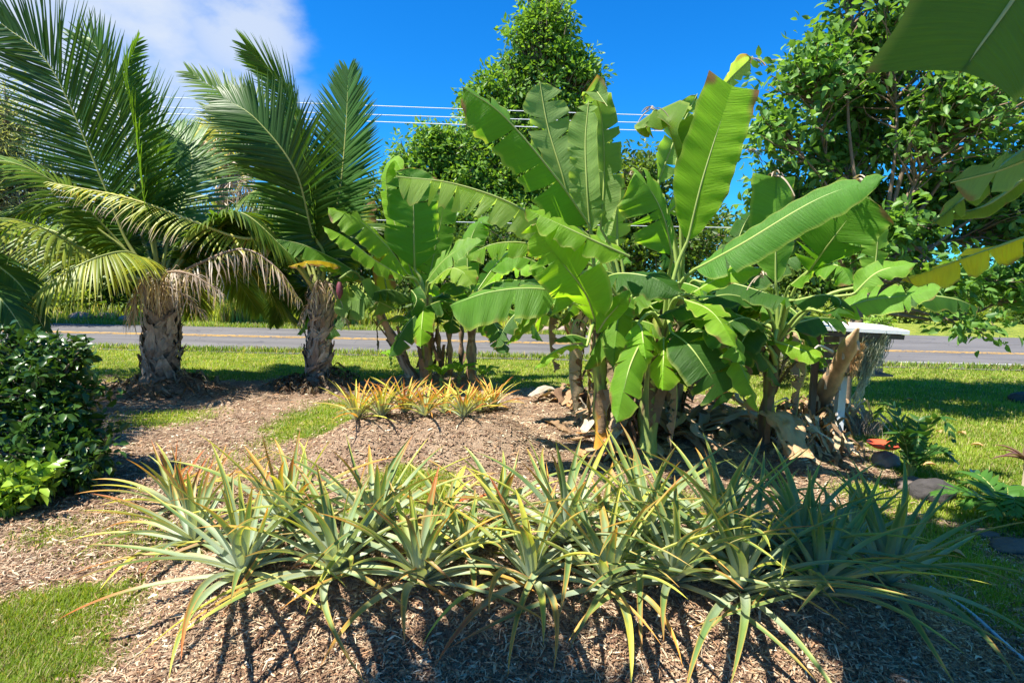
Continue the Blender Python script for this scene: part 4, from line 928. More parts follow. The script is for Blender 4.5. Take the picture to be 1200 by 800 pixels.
s6 = on(678, 470)
Fp = ban('banana_plant', s6, P(672, 360, 7.3), .085, .06, (BRN, DRK), 'banana plant at the back left of the big clump, dark stem before the road', GB, sheaths=6)
for q in [[(665, 345, 7.2), (640, 315, 7.1), (605, 300, 7.0), (575, 318, 7.0)], [(668, 340, 7.3), (655, 290, 7.4), (640, 250, 7.5), (622, 240, 7.5)], [(680, 340, 7.2), (705, 300, 7.1), (722, 290, 7.1), (740, 310, 7.0)],
          [(662, 350, 7.1), (635, 340, 6.8), (605, 345, 6.6), (588, 362, 6.6)], [(685, 350, 7.2), (700, 320, 7.4), (715, 260, 7.5), (722, 225, 7.5)]]:
    bl(Fp, q, .19, hint=(0, -.5, .9), al=-.4, ar=-.4, tears=(4, 4), green=MG)
s7 = on(838, 470)
Gp = ban('banana_plant', s7, P(846, 352, 7.2), .09, .07, (GRN, BRN), 'banana plant hidden at the back right of the big clump', GB, sheaths=6)
for q in [[(850, 340, 7.2), (862, 290, 7.3), (880, 250, 7.3), (905, 245, 7.3)], [(840, 345, 7.2), (800, 318, 7.1), (772, 290, 7.0)], [(855, 345, 7.0), (880, 325, 6.8), (935, 300, 6.6), (960, 310, 6.5)],
          [(850, 360, 7.0), (890, 350, 6.7), (930, 372, 6.5)], [(840, 360, 6.9), (820, 372, 6.6), (790, 400, 6.4), (775, 430, 6.3)], [(838, 350, 7.1), (850, 385, 6.8), (880, 420, 6.6), (890, 440, 6.5)]]:
    bl(Gp, q, .21, hint=(0, -.5, .9), al=-.4, ar=-.4, tears=(3, 3), green=DG)
# dead tatters where old leaves broke off
def tatter(tt, px, py, Yq, n=7, L_=.16):
    p0 = P(px, py, Yq); mb = MB()
    for k in range(n):
        d = rng.normal(size=3) * [.5, .4, .3] + [0, 0, .5]; h = np.linspace(0, 1, 8)[:, None]; l = L_ * rng.uniform(.5, 1.1)
        c = p0 + rng.normal(size=3) * .015 + nrm(d) * h * l + np.array([0, 0, -1.]) * h ** 2 * l * .9; w_ = np.array([1, .2, .1]) * .016 * (1 - h * .7)
        mb.grid(np.stack([c - w_, c + w_ * .2 + [0, -.01, 0], c + w_], 1), np.array([.46, .37, .28]) * rng.uniform(.5, 1.2))
    mb.build('dry_tip', M_DRY, tt[0])
for tt, px, py, Yq in ((E, 910, 206, 5.8), (E, 1000, 215, 4.9), (D, 880, 70, 6.4), (D, 765, 128, 5.9), (Cc_, 740, 205, 6.3), (E, 982, 222, 5.0), (B, 697, 318, 5.4), (E, 892, 322, 5.5), (A, 690, 300, 5.6), (D, 795, 225, 6.1), (Cc_, 600, 252, 6.0), (D, 880, 175, 6.6)): tatter(tt, px, py, Yq)
# young sucker and stubs
fill(A, 3, .6, .9, .17, a0=-1.0, arc=2.4); fill(A, 4, .6, .9, .12, dead=True)
fill(B, 5, .8, 1.2, .20, a0=-2.6, arc=5.2, greens=(DG, MG, BR)); fill((B[0], B[1] - [0, 0, .3]), 4, .6, .95, .18, a0=-2.2, arc=4.2, greens=(DG, BR), up=1.2); fill(B, 4, .6, 1.0, .12, dead=True)
fill(Cc_, 5, .9, 1.4, .2, greens=(DG, MG)); fill(Cc_, 6, .6, 1.1, .15, dead=True)
fill(D, 7, .9, 1.4, .2, greens=(DG, MG)); fill((D[0], D[1] - [0, 0, .35]), 4, .7, 1.1, .18, a0=-1.5, arc=3, greens=(DG,), up=1.2); fill(D, 4, .6, 1.0, .14, dead=True)
fill(E, 3, .6, .9, .16, a0=1.6, arc=2.2, greens=(DG, MG, BR)); fill(E, 3, .5, .9, .12, dead=True)
fill((E[0], E[1] - [0, 0, .25]), 4, .6, .95, .17, a0=1.8, arc=2.6, greens=(DG, MG), up=1.2); fill((Gp[0], Gp[1] - [0, 0, .3]), 4, .7, 1.1, .2, a0=3.2, arc=3, greens=(DG, MG), up=1.2); fill(Fp, 4, .7, 1.0, .17, up=1.2); fill(Fp, 3, .5, .9, .12, dead=True); fill(Gp, 5, .9, 1.4, .2, greens=(DG, MG)); fill(Gp, 5, .5, .9, .12, dead=True)
s8 = on(730, 516)
St = thing('banana_stump', s8, 'cut tan banana stump between the two green stems of the big clump', 'tree stump', None)
pseudostem(St, [s8 - [0, 0, .06], s8 + [.0, 0, .25], s8 + [.03, 0, .52]], .14, .08, (TAN, (.45, .25, .13)), sheaths=8)

# --- middle clump
def cc(px, py): return on(px, py)
m1 = cc(499, 444)
Ca = ban('banana_plant', m1, P(500, 345, m1[1]), .105, .085, ((.36, .40, .08), BRN), 'banana plant with the thick yellow-green stem in the middle clump, one broad leaf straight up', GC, sheaths=8)
y = float(m1[1])
bl(Ca, [(486, 316, y), (485, 285, y - .1), (484, 230, y - .2), (478, 196, y - .2)], .46, hint=(.1, -1, .1), al=-.1, ar=.0, cl=.3, cr=.5, green=(.10, .24, .025), prof=(.2, .25), tears=(2, 2), ribr=.02)
bl(Ca, [(478, 322, y - .3), (455, 290, y - .7), (420, 258, y - 1.), (384, 243, y - 1.1)], .30, hint=(-.2, -.7, .7), al=-.5, ar=-.2, cl=.5, green=BR, tears=(2, 2), edge=.6)
bl(Ca, [(474, 325, y - .6), (440, 305, y - 1.1), (405, 278, y - 1.4), (378, 265, y - 1.5)], .22, hint=(0, -.5, 1), al=-.5, ar=-.5, tears=(4, 5), green=BR, edge=.6)
bl(Ca, [(500, 330, y - .2), (520, 305, y - .5), (545, 288, y - .7), (566, 282, y - .8)], .26, hint=(-.2, -.8, .8), al=-.2, ar=-.2, tears=(1, 2), green=(.16, .30, .05), prof=(.2, .5))
bl(Ca, [(505, 332, y - .4), (525, 315, y - .8), (542, 318, y - 1.), (556, 335, y - 1.1)], .24, hint=(0, -.6, 1), al=-.5, ar=-.4, tears=(2, 2), green=(.2, .33, .04), age=.1)
bl(Ca, [(480, 345, y - .4), (482, 340, y - .6), (488, 352, y - .8), (478, 372, y - .8)], .16, hint=(-.2, -.8, .6), al=-.8, ar=-.6, green=DG)
bl(Ca, [(500, 340, y + .2), (510, 290, y + .4), (518, 240, y + .5), (500, 205, y + .5)], .28, hint=(.3, -1, .3), tears=(5, 5), green=MG)
bl(Ca, [(490, 340, y + .2), (462, 260, y + .4), (452, 210, y + .5), (462, 188, y + .4), (472, 205, y + .2)], .18, hint=(-.3, -1, .3), tears=(5, 5), al=-.5, ar=-.4, green=BR)
m2 = cc(484, 440)
Cb = ban('banana_plant', m2, P(444, 365, m2[1] - .1), .085, .06, (TAN, (.42, .28, .17)), 'leaning brown banana stem in the middle clump, bearing the torn leaf with orange edge', GC, sheaths=9, mids=[P(462, 400, m2[1])])
y = float(m2[1]) - .1
bl(Cb, [(425, 325, y - .2), (395, 305, y - .6), (350, 285, y - .9), (303, 278, y - 1.)], .27, hint=(0, -.4, 1), al=-1.1, ar=-.8, cl=.2, cr=.3, tears=(11, 8), green=MG)
bl(Cb, [(425, 330, y - .1), (400, 312, y - .6), (370, 305, y - 1.1), (338, 312, y - 1.4)], .11, hint=(0, -.8, .8), al=-.7, ar=-.6, tears=(5, 5), green=(.62, .36, .02), age=.5)
bl(Cb, [(462, 362, y - .3), (435, 350, y - .6), (412, 352, y - .8), (396, 345, y - .9)], .34, hint=(-.1, -.9, .5), al=.0, ar=-.1, tears=(3, 3), green=(.17, .30, .07), prof=(.45, .2), age=.05)
bl(Cb, [(455, 350, y + .2), (445, 300, y + .5), (430, 262, y + .6), (438, 232, y + .6)], .18, hint=(0, -1, .2), tears=(4, 4), green=(.2, .16, .05), age=1.2)
m3 = cc(552, 444)
Cd = ban('banana_plant', m3, P(553, 362, m3[1]), .085, .065, ((.30, .26, .12), BRN), 'banana plant with a straight slim stem at the right end of the middle clump', GC, sheaths=5)
y = float(m3[1])
for q, g, W in [([(560, 345, y), (585, 318, y - .5), (612, 310, y - .9), (640, 318, y - 1.)], BR, .22), ([(555, 345, y), (580, 330, y - .6), (620, 330, y - 1.), (650, 350, y - 1.2)], DG, .26), ([(548, 345, y), (535, 330, y - .5), (520, 345, y - .8)], DG, .24),
             ([(565, 350, y - .2), (590, 345, y - .7), (615, 352, y - 1.)], MG, .2), ([(552, 345, y + .2), (548, 300, y + .3), (560, 262, y + .4), (585, 250, y + .4)], MG, .26), ([(556, 345, y + .3), (590, 300, y + .6), (625, 285, y + .8)], BR, .26), ([(545, 352, y - .2), (532, 368, y - .5), (525, 392, y - .6)], DG, .2)]:
    bl(Cd, q, W, hint=(0, -.5, .9), al=-.45, ar=-.4, tears=(3, 3), green=g)
fill(Ca, 4, 1.0, 1.5, .24); fill(Ca, 1, .6, .8, .12, dead=True); fill(Cb, 2, .8, 1.2, .2, a0=2); fill(Cb, 1, .5, .6, .1, dead=True); fill(Cd, 5, 1.0, 1.5, .24, greens=(DG, MG)); fill(Cd, 1, .5, .7, .1, dead=True)
for (px, tp, lab) in [(518, (512, 385), 'short bare banana stem just right of the thick stem in the middle clump'), (528, (526, 380), 'short bare banana stem in the shade in the middle clump'), (540, (541, 375), 'short bare banana stem left of the straight slim one in the middle clump')]:
    b = cc(px, 438); tq = ban('banana_plant', b, P(*tp, b[1]), .05, .04, (BRN, DRK), lab, GC, sheaths=2)
    for q in range(3):
        a = rng.random() * 6.28; bl(tq, [(tp[0] + 3, tp[1] - 8, b[1]), (tp[0] + 12 * math.cos(a), tp[1] - 22, b[1] + .3 * math.sin(a)), (tp[0] + 30 * math.cos(a), tp[1] - 18, b[1] + .6 * math.sin(a))], .2, hint=(0, -.4, 1), al=-.5, ar=-.4, green=DG)
# suckers at the foot of the middle clump
for px, py, lab in [(517, 452, 'small bright banana sucker at the foot of the thick stem behind the small mound'), (565, 452, 'tiny banana sucker right of the middle clump'), (458, 430, 'small leafy shoot left of the leaning brown stem'), (538, 448, 'dark green banana sucker between the middle stems')]:
    b = cc(px, py); t = ban('banana_sucker', b, b + [0, 0, .18], .03, .02, (GRN, GRN), lab, None, sheaths=0, cat='banana sucker')
    for q in range(4):
        a = q * 1.6 + rng.random(); d = np.array([math.cos(a), math.sin(a), 0]); top = t[1]
        banana_leaf(t[0], [top, top + d * .12 + [0, 0, .12], top + d * .3 + [0, 0, .12]], .07, hint=(0, -.2, 1), green=BR, prof=(.3, .3), ribr=.004)
# flower bud hanging from the middle clump
fb = P(398, 340, m2[1] - 1.1); t = thing('banana_flower', fb + [0, 0, .12], 'purple banana flower bud hanging below the torn leaves beside the right palm', 'flower')
mb = MB(); c = spline([fb + [0, 0, .12], fb + [.0, 0, .0], fb + [0, 0, -.13]], 16); q = np.linspace(0, 1, 16)
mb.tube(c,   .045 * np.sin(np.pi * np.clip(q * .9 + .1, 0, 1)) ** .8 + .004, 12, (.14, .035, .05), rough=.08); mb.build('bud', M_PLAIN, t)
mb = MB(); mb.tube(spline([P(432, 338, m2[1] - .2), P(415, 318, m2[1] - .7), fb + [0, 0, .16]], 14), .018, 8, (.2, .26, .08)); mb.build('stalk', M_RIB, t)

# --- dry banana leaves heaped on the ground
def dry_heap(name, label, pts, n, L0, L1, wd, zh, br=1.0):
    c0 = np.mean(pts, 0); mb = MB(); pts = np.asarray(pts)
    for q in range(n):
        p = pts[rng.integers(len(pts))] + rng.normal(size=3) * np.array([.14, .14, 0]); p[2] = Hs(p[0], p[1]) + .01 + zh * rng.random() ** 1.5
        az = rng.random() * 6.283; L_ = rng.uniform(L0, L1); w_ = wd * rng.uniform(.4, 1.2); m1, m2 = 12, 6
        h = np.linspace(0, 1, m1); d = np.array([math.cos(az), math.sin(az), 0]); s = np.array([-d[1], d[0], 0])
        c = p + d * ((h - .5) * L_)[:, None]; c[:, :2] += (N1.fbm(h * 3 + q, h * 0 + q, 2) - .45)[:, None] * s[:2] * .3 * L_
        zz = H(c[:, 0], c[:, 1]); c[:, 2] = np.maximum(zz + .01, p[2] + (.06 * np.sin(h * 3.14 + rng.random())) * rng.random() * 1.5 - abs(h - .5) * zh * .8)
        cr = np.linspace(-1, 1, m2); ww = w_ * np.sin(np.pi * np.clip(h * .9 + .06, 0, 1)) ** .5
        fold = rng.uniform(-.8, .8); zc = np.abs(cr)[None] * ww[:, None] * fold + .03 * (N2(h[:, None] * 9 + q, cr[None] * 3) - .5)
        V = c[:, None] + s * (cr[None] * ww[:, None])[..., None] + np.array([0, 0, 1.]) * zc[..., None]
        V[..., 2] = np.maximum(V[..., 2], H(V[..., 0], V[..., 1]) + .004)
        base = np.array([[.44, .33, .21], [.30, .19, .11], [.50, .42, .32], [.17, .10, .06], [.46, .24, .11]])[rng.choice(5, p=[.3, .25, .2, .15, .1])]
        mb.grid(V, np.tile(base * br * (.8 + .4 * rng.random()), (m1, m2, 1)) * (.85 + .3 * rng.random((m1, m2, 1))), np.stack(np.broadcast_arrays((cr[None]) * .4, h[:, None] * .3, np.full((1, 1), q * 1.)), -1))
    o = mb.build(name, M_DRY); tag(o, label, 'leaf pile'); return o
dry_heap('dry_leaf_pile', 'heap of grey-brown dry banana leaves behind the stems of the big clump', [on(px, py) for px, py in ((690, 500), (770, 505), (800, 500), (830, 500), (860, 505), (800, 520), (850, 485), (740, 500), (780, 490), (725, 528), (690, 478), (665, 470))], 150, .3, .9, .07, .26)
dry_heap('dry_leaf_pile', 'pale tan pile of shredded banana leaves at the foot of the leaning dead stem', [on(px, py) for px, py in ((925, 515), (945, 510), (965, 505), (985, 505), (940, 530), (960, 525), (1000, 500), (930, 500), (950, 495), (975, 520))], 330, .15, .45, .032, .32, 1.25)
dry_heap('root_debris', 'dark fibrous root debris heaped round the foot of the right palm', [PALM2 + [np.cos(q) * .42, np.sin(q) * .38 - .05, 0] for q in np.arange(12) * .52], 200, .10, .32, .014, .13, .38)
dry_heap('root_debris', 'brown root and leaf debris scattered round the foot of the stout left palm', [PALM1 + [np.cos(q) * .55 + .1, np.sin(q) * .5 - .1, 0] for q in np.arange(12) * .52], 170, .10, .35, .014, .10, .6)
# thick folded sheath lying on the pile
b = on(925, 520); t = thing('dry_sheath', b, 'big curled tan banana sheath lying in front of the shredded leaf pile', 'dry sheath')
mb = MB(); c = spline([P(912, 485, 5.9), P(925, 505, 5.6), P(940, 540, 5.25)], 18); h = np.linspace(0, 1, 18); aa = np.linspace(-1.2, 1.2, 12)
V = c[:, None] + np.array([1., -.15, 0]) * (np.sin(aa)[None] * (.17 * (1 - .35 * h))[:, None])[..., None] + np.array([-.2, -.5, .8]) * ((np.cos(aa)[None] - .4) * .09 * np.ones((18, 1)))[..., None]
V = V + (np.stack([N1(h[:, None] * 7 + k_, aa[None] * 4) for k_ in (0, 9, 20)], -1) - .5) * .07
V[..., 2] = np.maximum(V[..., 2], H(V[..., 0], V[..., 1]) + .01)
mb.grid(V, lerp(np.array([.60, .42, .25]), np.array([.52, .30, .14]), N1(h[:, None] * 6, aa[None] * 3)), np.stack(np.broadcast_arrays(aa[None] * .5, h[:, None], 3.0), -1)); mb.build('sheath', M_DRY, t)

# leaning dead stem
lb_ = on(945, 492); lt_ = P(1006, 384, 6.1)
t = thing('dead_banana_stem', lb_, 'leaning dead banana stem with peeling orange-tan bark in front of the white roofed box', 'dead stem')
nq = 34; c = spline([lb_ - [0, 0, .1], lb_ * .5 + lt_ * .5 + [.03, 0, 0], lt_], nq); q = np.linspace(0, 1, nq); a16 = np.linspace(0, 6.28, 16)
Cq = lerp(np.array([.20, .14, .10]), np.array([.62, .40, .23]), np.clip((q[:, None] - .38 + .25 * (N1(q[:, None] * 5, a16[None]) - .5)) * 9, 0, 1)); Cq = Cq * (.7 + .6 * N2(q[:, None] * 18, a16[None] * 3))[..., None]
mb = MB(); mb.tube(c, (.135 - .065 * q) * (1 + .10 * np.sin(q * 17)) * np.clip((1.02 - q) / .16, .12, 1) ** .8, 16, Cq, rough=.07); sb = mb
for k in range(26):
    i = int(rng.integers(6, 30)); ph = rng.random() * 6.28; o_ = np.array([math.cos(ph), math.sin(ph) * .8, .3]); L_ = rng.uniform(.06, .2)
    pts = [c[i] + o_ * .09, c[i] + o_ * .14 + [0, 0, -.3 * L_], c[i] + o_ * .15 + [0, 0, -L_]]; cs = spline(pts, 6); w3 = np.array([1, .3, 0]) * .018
    sb.grid(np.stack([cs - w3, cs, cs + w3], 1), np.array([.48, .33, .21]) * (.6 + .6 * rng.random()))
mb.build('pseudostem', M_PSEUDO, t)
mb = MB(); mb.tube(spline([P(975, 412, 6.2), P(960, 405, 6.0), P(952, 412, 5.9)], 8), np.linspace(.02, .008, 8), 6, (.55, .48, .38)); mb.build('broken_stalk', M_DRY, t)

# --- banana plant just outside the frame on the right; its leaves hang into the picture
rb = np.array([2.75, 2.6, Hs(2.75, 2.6)]); R_ = ban('banana_plant', rb, rb + [.05, .1, 2.25], .12, .09, (GRN, YG), 'banana plant outside the right edge whose big leaves hang into the upper right corner', 'banana plants of the right corner', sheaths=6)
bl(R_, [(1262, -130, 2.5), (1230, -70, 2.45), (1187, 0, 2.4), (1127, 84, 2.35)], .34, hint=(-.1, -.9, -.3), al=-.05, ar=.0, green=(.08, .16, .015), tipcut=True, prof=(.15, .1), ribr=.022, rip=.004, shear=-.62)
bl(R_, [(1290, 120, 2.9), (1240, 165, 2.85), (1180, 195, 2.8), (1113, 213, 2.8)], .15, hint=(0, .4, 1), al=-.6, ar=.15, green=(.16, .25, .10), tears=(0, 2), age=.1)
bl(R_, [(1330, 260, 3.5), (1235, 268, 3.5), (1150, 295, 3.5), (1055, 330, 3.5)], .13, hint=(-.1, -.6, .8), al=-.8, ar=-.5, green=(.75, .62, .03), age=.35, tears=(12, 9), rip=.02)
bl(R_, [(1200, 175, 3.3), (1160, 205, 3.3), (1120, 240, 3.3), (1092, 262, 3.3)], .08, hint=(-.3, -.6, .5), al=-.5, ar=-.4, green=(.15, .25, .04), tears=(4, 4), age=.2)
bl(R_, [(1210, 200, 3.5), (1170, 232, 3.5), (1140, 246, 3.5), (1115, 250, 3.5)], .06, hint=(-.3, -.6, .5), al=-.8, ar=-.4, green=(.10, .18, .03), age=.2)
for dx, dy, dz in ((.9, -1.0, .7), (1.4, .4, .6), (.3, -1.4, .9), (1.0, 1.1, .9)):
    top = R_[1]; banana_leaf(R_[0], [top + [0, 0, .1], top + np.array([dx, dy, dz * 1.6]) * .5, top + np.array([dx, dy, dz * .9]), top + np.array([dx * 1.5, dy * 1.5, dz * .3])], .3, hint=(0, 0, 1), al=-.4, ar=-.4, tears=(4, 4), green=BR)

# ------------------------------------------------------------------ trees
def BL(lst, Y):
    out = []
    for e in lst:
        px, py, rx, ry = e[:4]; Yq = Y + (e[4] if len(e) > 4 else 0); s = Yq / F
        out.append((P(px, py, Yq), np.array([rx * s, (rx + ry) * .5 * s, ry * s])))
    return out
def tree(name, label, base, forkh, blobs, ncl, per, size, crad, r0, aspect=.45, col=(.04, .09, .014), col2=(.10, .17, .03), mat=None, simple=True, barkcol=(.2, .16, .12), group=None, cat='tree', tw=.012, tn='trunk', shell=.55, twigs=True, tp=None):
    t = thing(name, base, label, cat, group); cl, pick = crown_points(blobs, ncl, shell)
    k = cl[:, 2] > H(cl[:, 0], cl[:, 1]) + .05; cl, pick = cl[k], pick[k]
    limbs(t, base, forkh, blobs, cl, pick, r0, barkcol, twigs=twigs, tw=tw, trunkpts=tp, name=tn)
    foliage(t, cl, crad, per, size, aspect, col, col2, mat, simple, name='crown')
    return t
# right hand tree, close
YT = 8.6
tb = P(985, 445, YT); tb[2] = Hs(tb[0], tb[1])
tree('broadleaf_tree', 'large broadleaf tree filling the upper right, open brown branches and whorled oval leaves', tb, P(1040, 262, YT),
     BL([(955, 85, 66, 60), (1035, 50, 85, 75, .3), (1120, 130, 90, 75, -.3), (912, 150, 36, 48), (905, 225, 34, 50, .5), (950, 240, 50, 50, .4), (1180, 260, 70, 60, .2), (1108, 325, 38, 38, -.6), (1160, 330, 45, 34, -.4), (1210, 330, 45, 34, -.4), (1200, 30, 90, 80, .5), (1000, -50, 60, 60, .3), (1120, -70, 90, 70), (1260, 180, 80, 90), (1120, 375, 18, 24, -.8), (1085, 235, 60, 45, .6), (1300, 60, 90, 90, .8), (1000, 130, 70, 50, .8), (1060, 290, 50, 40, .8), (985, 300, 40, 40, 1.2), (970, 185, 55, 40, .5), (1010, 235, 45, 38, 1.), (1140, 215, 70, 50, .9), (1040, 170, 60, 34, 1.2), (1160, 385, 22, 20, -.6), (1055, 262, 44, 30, -.5), (1010, 300, 36, 26, -.3)], YT),
     3300, 11, .135, .25, .11, aspect=.48, col=(.045, .13, .025), col2=(.17, .31, .06), simple=False, barkcol=(.22, .16, .11), tw=.008, shell=.1, tp=[tb, P(1003, 380, YT), P(1028, 320, YT), P(1040, 262, YT)])
# tall tree beyond the road
tree('tall_tree', 'tall pointed tree beyond the road, centre of the skyline', P(625, 380, 33) * [1, 1, 0], P(635, 290, 33),
     BL([(640, 15, 27, 46), (622, 50, 29, 28), (655, 52, 27, 30), (630, 92, 32, 30), (672, 84, 27, 25), (598, 84, 24, 25), (590, 120, 34, 28), (650, 128, 41, 30), (562, 125, 24, 25), (556, 160, 34, 30), (610, 160, 41, 30), (680, 130, 20, 25), (660, 175, 41, 34), (590, 200, 61, 34), (640, 220, 73, 39), (560, 225, 49, 39), (690, 190, 32, 46), (640, 270, 110, 57), (575, 95, 20, 20), (690, 85, 16, 22), (545, 190, 30, 28)], 33), 1700, 30, .30, .62, .45, aspect=.5, col=(.05, .14, .022), col2=(.20, .33, .045), tw=.03)
tree('rounded_tree', 'rounded lower tree beyond the road, just left of the tall one', P(500, 380, 31) * [1, 1, 0], P(505, 300, 31),
     BL([(505, 165, 26, 18), (480, 185, 22, 18), (530, 175, 30, 26), (500, 205, 34, 22), (470, 220, 20, 24), (540, 215, 40, 30), (505, 245, 50, 34), (560, 270, 60, 44), (480, 290, 40, 46)], 31), 950, 30, .28, .6, .35, aspect=.5, col=(.05, .14, .022), col2=(.20, .33, .05), tw=.03)
bgt = [
 ('background_tree', 'dense green tree beyond the road behind the left palm trunk', 120, 24.5, [(120, 300, 60, 50), (80, 320, 50, 40), (160, 325, 40, 40)], (.035, .085, .014), (.12, .2, .03)),
 ('background_tree', 'dark tree beyond the road in the gap between the two palms', 265, 26, [(250, 290, 55, 45), (300, 300, 50, 45), (215, 315, 45, 40), (280, 330, 60, 25)], (.03, .07, .012), (.09, .15, .025)),
 ('background_tree', 'green tree beyond the road behind the right palm', 395, 27, [(390, 280, 60, 50), (440, 300, 50, 50), (345, 310, 45, 40), (420, 250, 40, 40)], (.04, .09, .014), (.13, .2, .03)),
 ('background_tree', 'low dark tree beyond the road behind the middle banana clump', 560, 25, [(550, 310, 60, 40), (610, 300, 60, 45), (500, 325, 45, 30), (650, 320, 45, 35)], (.03, .075, .012), (.10, .17, .025)),
 ('background_tree', 'tree beyond the road behind the big banana clump', 760, 32, [(740, 240, 50, 50), (800, 280, 70, 60), (720, 300, 60, 50), (750, 205, 40, 30)], (.04, .09, .014), (.13, .2, .03)),
 ('background_tree', 'tree beyond the road seen under the right hand tree', 960, 36, [(920, 300, 70, 60), (980, 310, 70, 50), (1040, 330, 50, 34)], (.04, .09, .014), (.12, .19, .03)),
 ('background_tree', 'low far tree past the side road at the right edge', 1160, 44, [(1110, 350, 45, 24), (1180, 345, 50, 26), (1240, 340, 50, 34), (1060, 352, 30, 16)], (.045, .10, .016), (.14, .21, .035)),
 ('feathery_tree', 'pale feathery grey-green tree at the left edge of the photo', 0, 19, [(5, 170, 40, 75), (-40, 190, 60, 90), (30, 230, 40, 60), (-10, 280, 60, 50)], (.20, .24, .12), (.34, .37, .20)),
]
for nm, lab, px, Yb, bl_, c1q, c2q in bgt:
    b = P(px, 380, Yb) * [1, 1, 0]; f = P(px, bl_[0][1] + 30, Yb)
    fine = nm == 'feathery_tree'
    tree(nm, lab, b, f, BL(bl_, Yb), 420 if not fine else 600, 34 if not fine else 26, .26 * Yb / 28 if not fine else .26, .75, .25, aspect=.5 if not fine else .12, col=c1q, col2=c2q, tw=.03, group='trees beyond the road')
# hedge shrubs along the far verge
sh = [(20, 362, 40, 16, 22.5, 0), (75, 352, 30, 20, 23, 1), (120, 352, 34, 16, 24, 0), (238, 352, 28, 22, 22.3, 1), (300, 345, 30, 20, 23.5, 0), (345, 350, 30, 22, 23, 1), (470, 362, 40, 18, 22.6, 0), (545, 362, 40, 18, 22.8, 1), (600, 350, 40, 24, 24, 0), (650, 358, 30, 18, 23, 1), (700, 350, 40, 30, 24, 0), (860, 355, 60, 30, 25, 0),
      (1060, 366, 22, 12, 30, 1), (1110, 372, 26, 10, 34, 0), (1160, 372, 30, 12, 33, 1), (1215, 372, 30, 16, 31, 0), (955, 398, 32, 16, 12.2, 2), (985, 372, 30, 14, 24, 1)]
where = ['at the far left', 'second from the left', 'behind the left palm trunk', 'just right of the left palm trunk', 'between the palms', 'left of the right palm', 'left of the middle banana clump', 'behind the middle banana stems', 'right of the middle banana clump', 'behind the horizontal banana leaf', 'left behind the big banana clump', 'right behind the big banana clump', 'left of the side road', 'past the side road, under the hanging branch', 'on the right past the side road', 'at the right edge past the side road', 'beside the white roofed box', 'behind the white roofed box']
for (px, py, rx, ry, Yb, kk), wh in zip(sh, where):
    b = P(px, py + ry, Yb); b[2] = Hs(b[0], b[1]); lab = ('dark green', 'light yellow-green', 'leafy bright green')[kk] + ' shrub ' + wh
    c1q, c2q = [((.035, .08, .013), (.10, .16, .028)), ((.12, .19, .03), (.28, .34, .06)), ((.10, .2, .03), (.22, .34, .05))][kk]
    if kk == 2: tree('shrub', lab, b, b + [0, 0, .2], [(b + [0, 0, .45], np.array([.7, .5, .45]))], 90, 12, .16, .15, .03, col=c1q, col2=c2q, cat='shrub', tn='stem', tw=.01)
    else: tree('shrub', lab, b, b + [0, 0, .3], BL([(px, py, rx, ry), (px + rx * .5, py + 4, rx * .6, ry * .8, -.3)], Yb), 170, 14, .24, .35, .06, col=c1q, col2=c2q, cat='shrub', group='shrubs along the far verge', tn='stem', tw=.02, twigs=False)
# shade shrubs at the foot of the far side of the clump
b = on(905, 455); tree('shrub', 'tangled olive shrub behind the slim dark banana stem', b, b + [0, 0, .2], [(b + [0, .1, .35], np.array([.42, .3, .36])), (b + [.35, .1, .25], np.array([.3, .3, .28]))], 130, 14, .06, .10, .02, col=(.10, .12, .03), col2=(.26, .26, .08), cat='shrub', tn='stem', tw=.006)

# glossy bush, left foreground
gb = on(45, 580); 
tree('glossy_bush', 'dense dark glossy-leaved bush at the left edge', gb, gb + [0, 0, .35], BL([(25, 425, 62, 42, .5), (60, 480, 58, 48, .35), (30, 530, 82, 46, .1), (75, 540, 46, 36, .1), (-40, 480, 70, 80, .3), (70, 420, 26, 26, .4)], float(gb[1])), 620, 15, .085, .10, .03, aspect=.5, col=(.018, .055, .010), col2=(.06, .13, .02), mat=M_GLOSS, simple=False, cat='bush', tn='stem', tw=.006, shell=.7)
gb2 = on(15, 600); tree('low_plant', 'low bright yellow-green leafy plant in front of the glossy bush', gb2, gb2 + [0, 0, .08], BL([(5, 572, 42, 24), (40, 560, 24, 16, .1), (-20, 585, 30, 20)], float(gb2[1])), 80, 11, .09, .09, .012, aspect=.5, col=(.09, .21, .02), col2=(.28, .40, .04), mat=M_GLOSS, simple=False, cat='plant', tn='stem', tw=.004)

# unseen overhead tree, added to shade the right foreground (trunk behind the camera)
ob = np.array([-2.6, -1.6, 0.0])
tree('added_shade_tree', 'unseen tree added behind the camera so its crown shades the right foreground', ob, np.array([-2.2, -1.0, 3.0]), [(np.array(c), np.array(r)) for c, r in OVER], 620, 18, .26, .24, .18, aspect=.55, col=(.04, .1, .015), col2=(.1, .18, .03), simple=True, tw=.015, shell=.2)

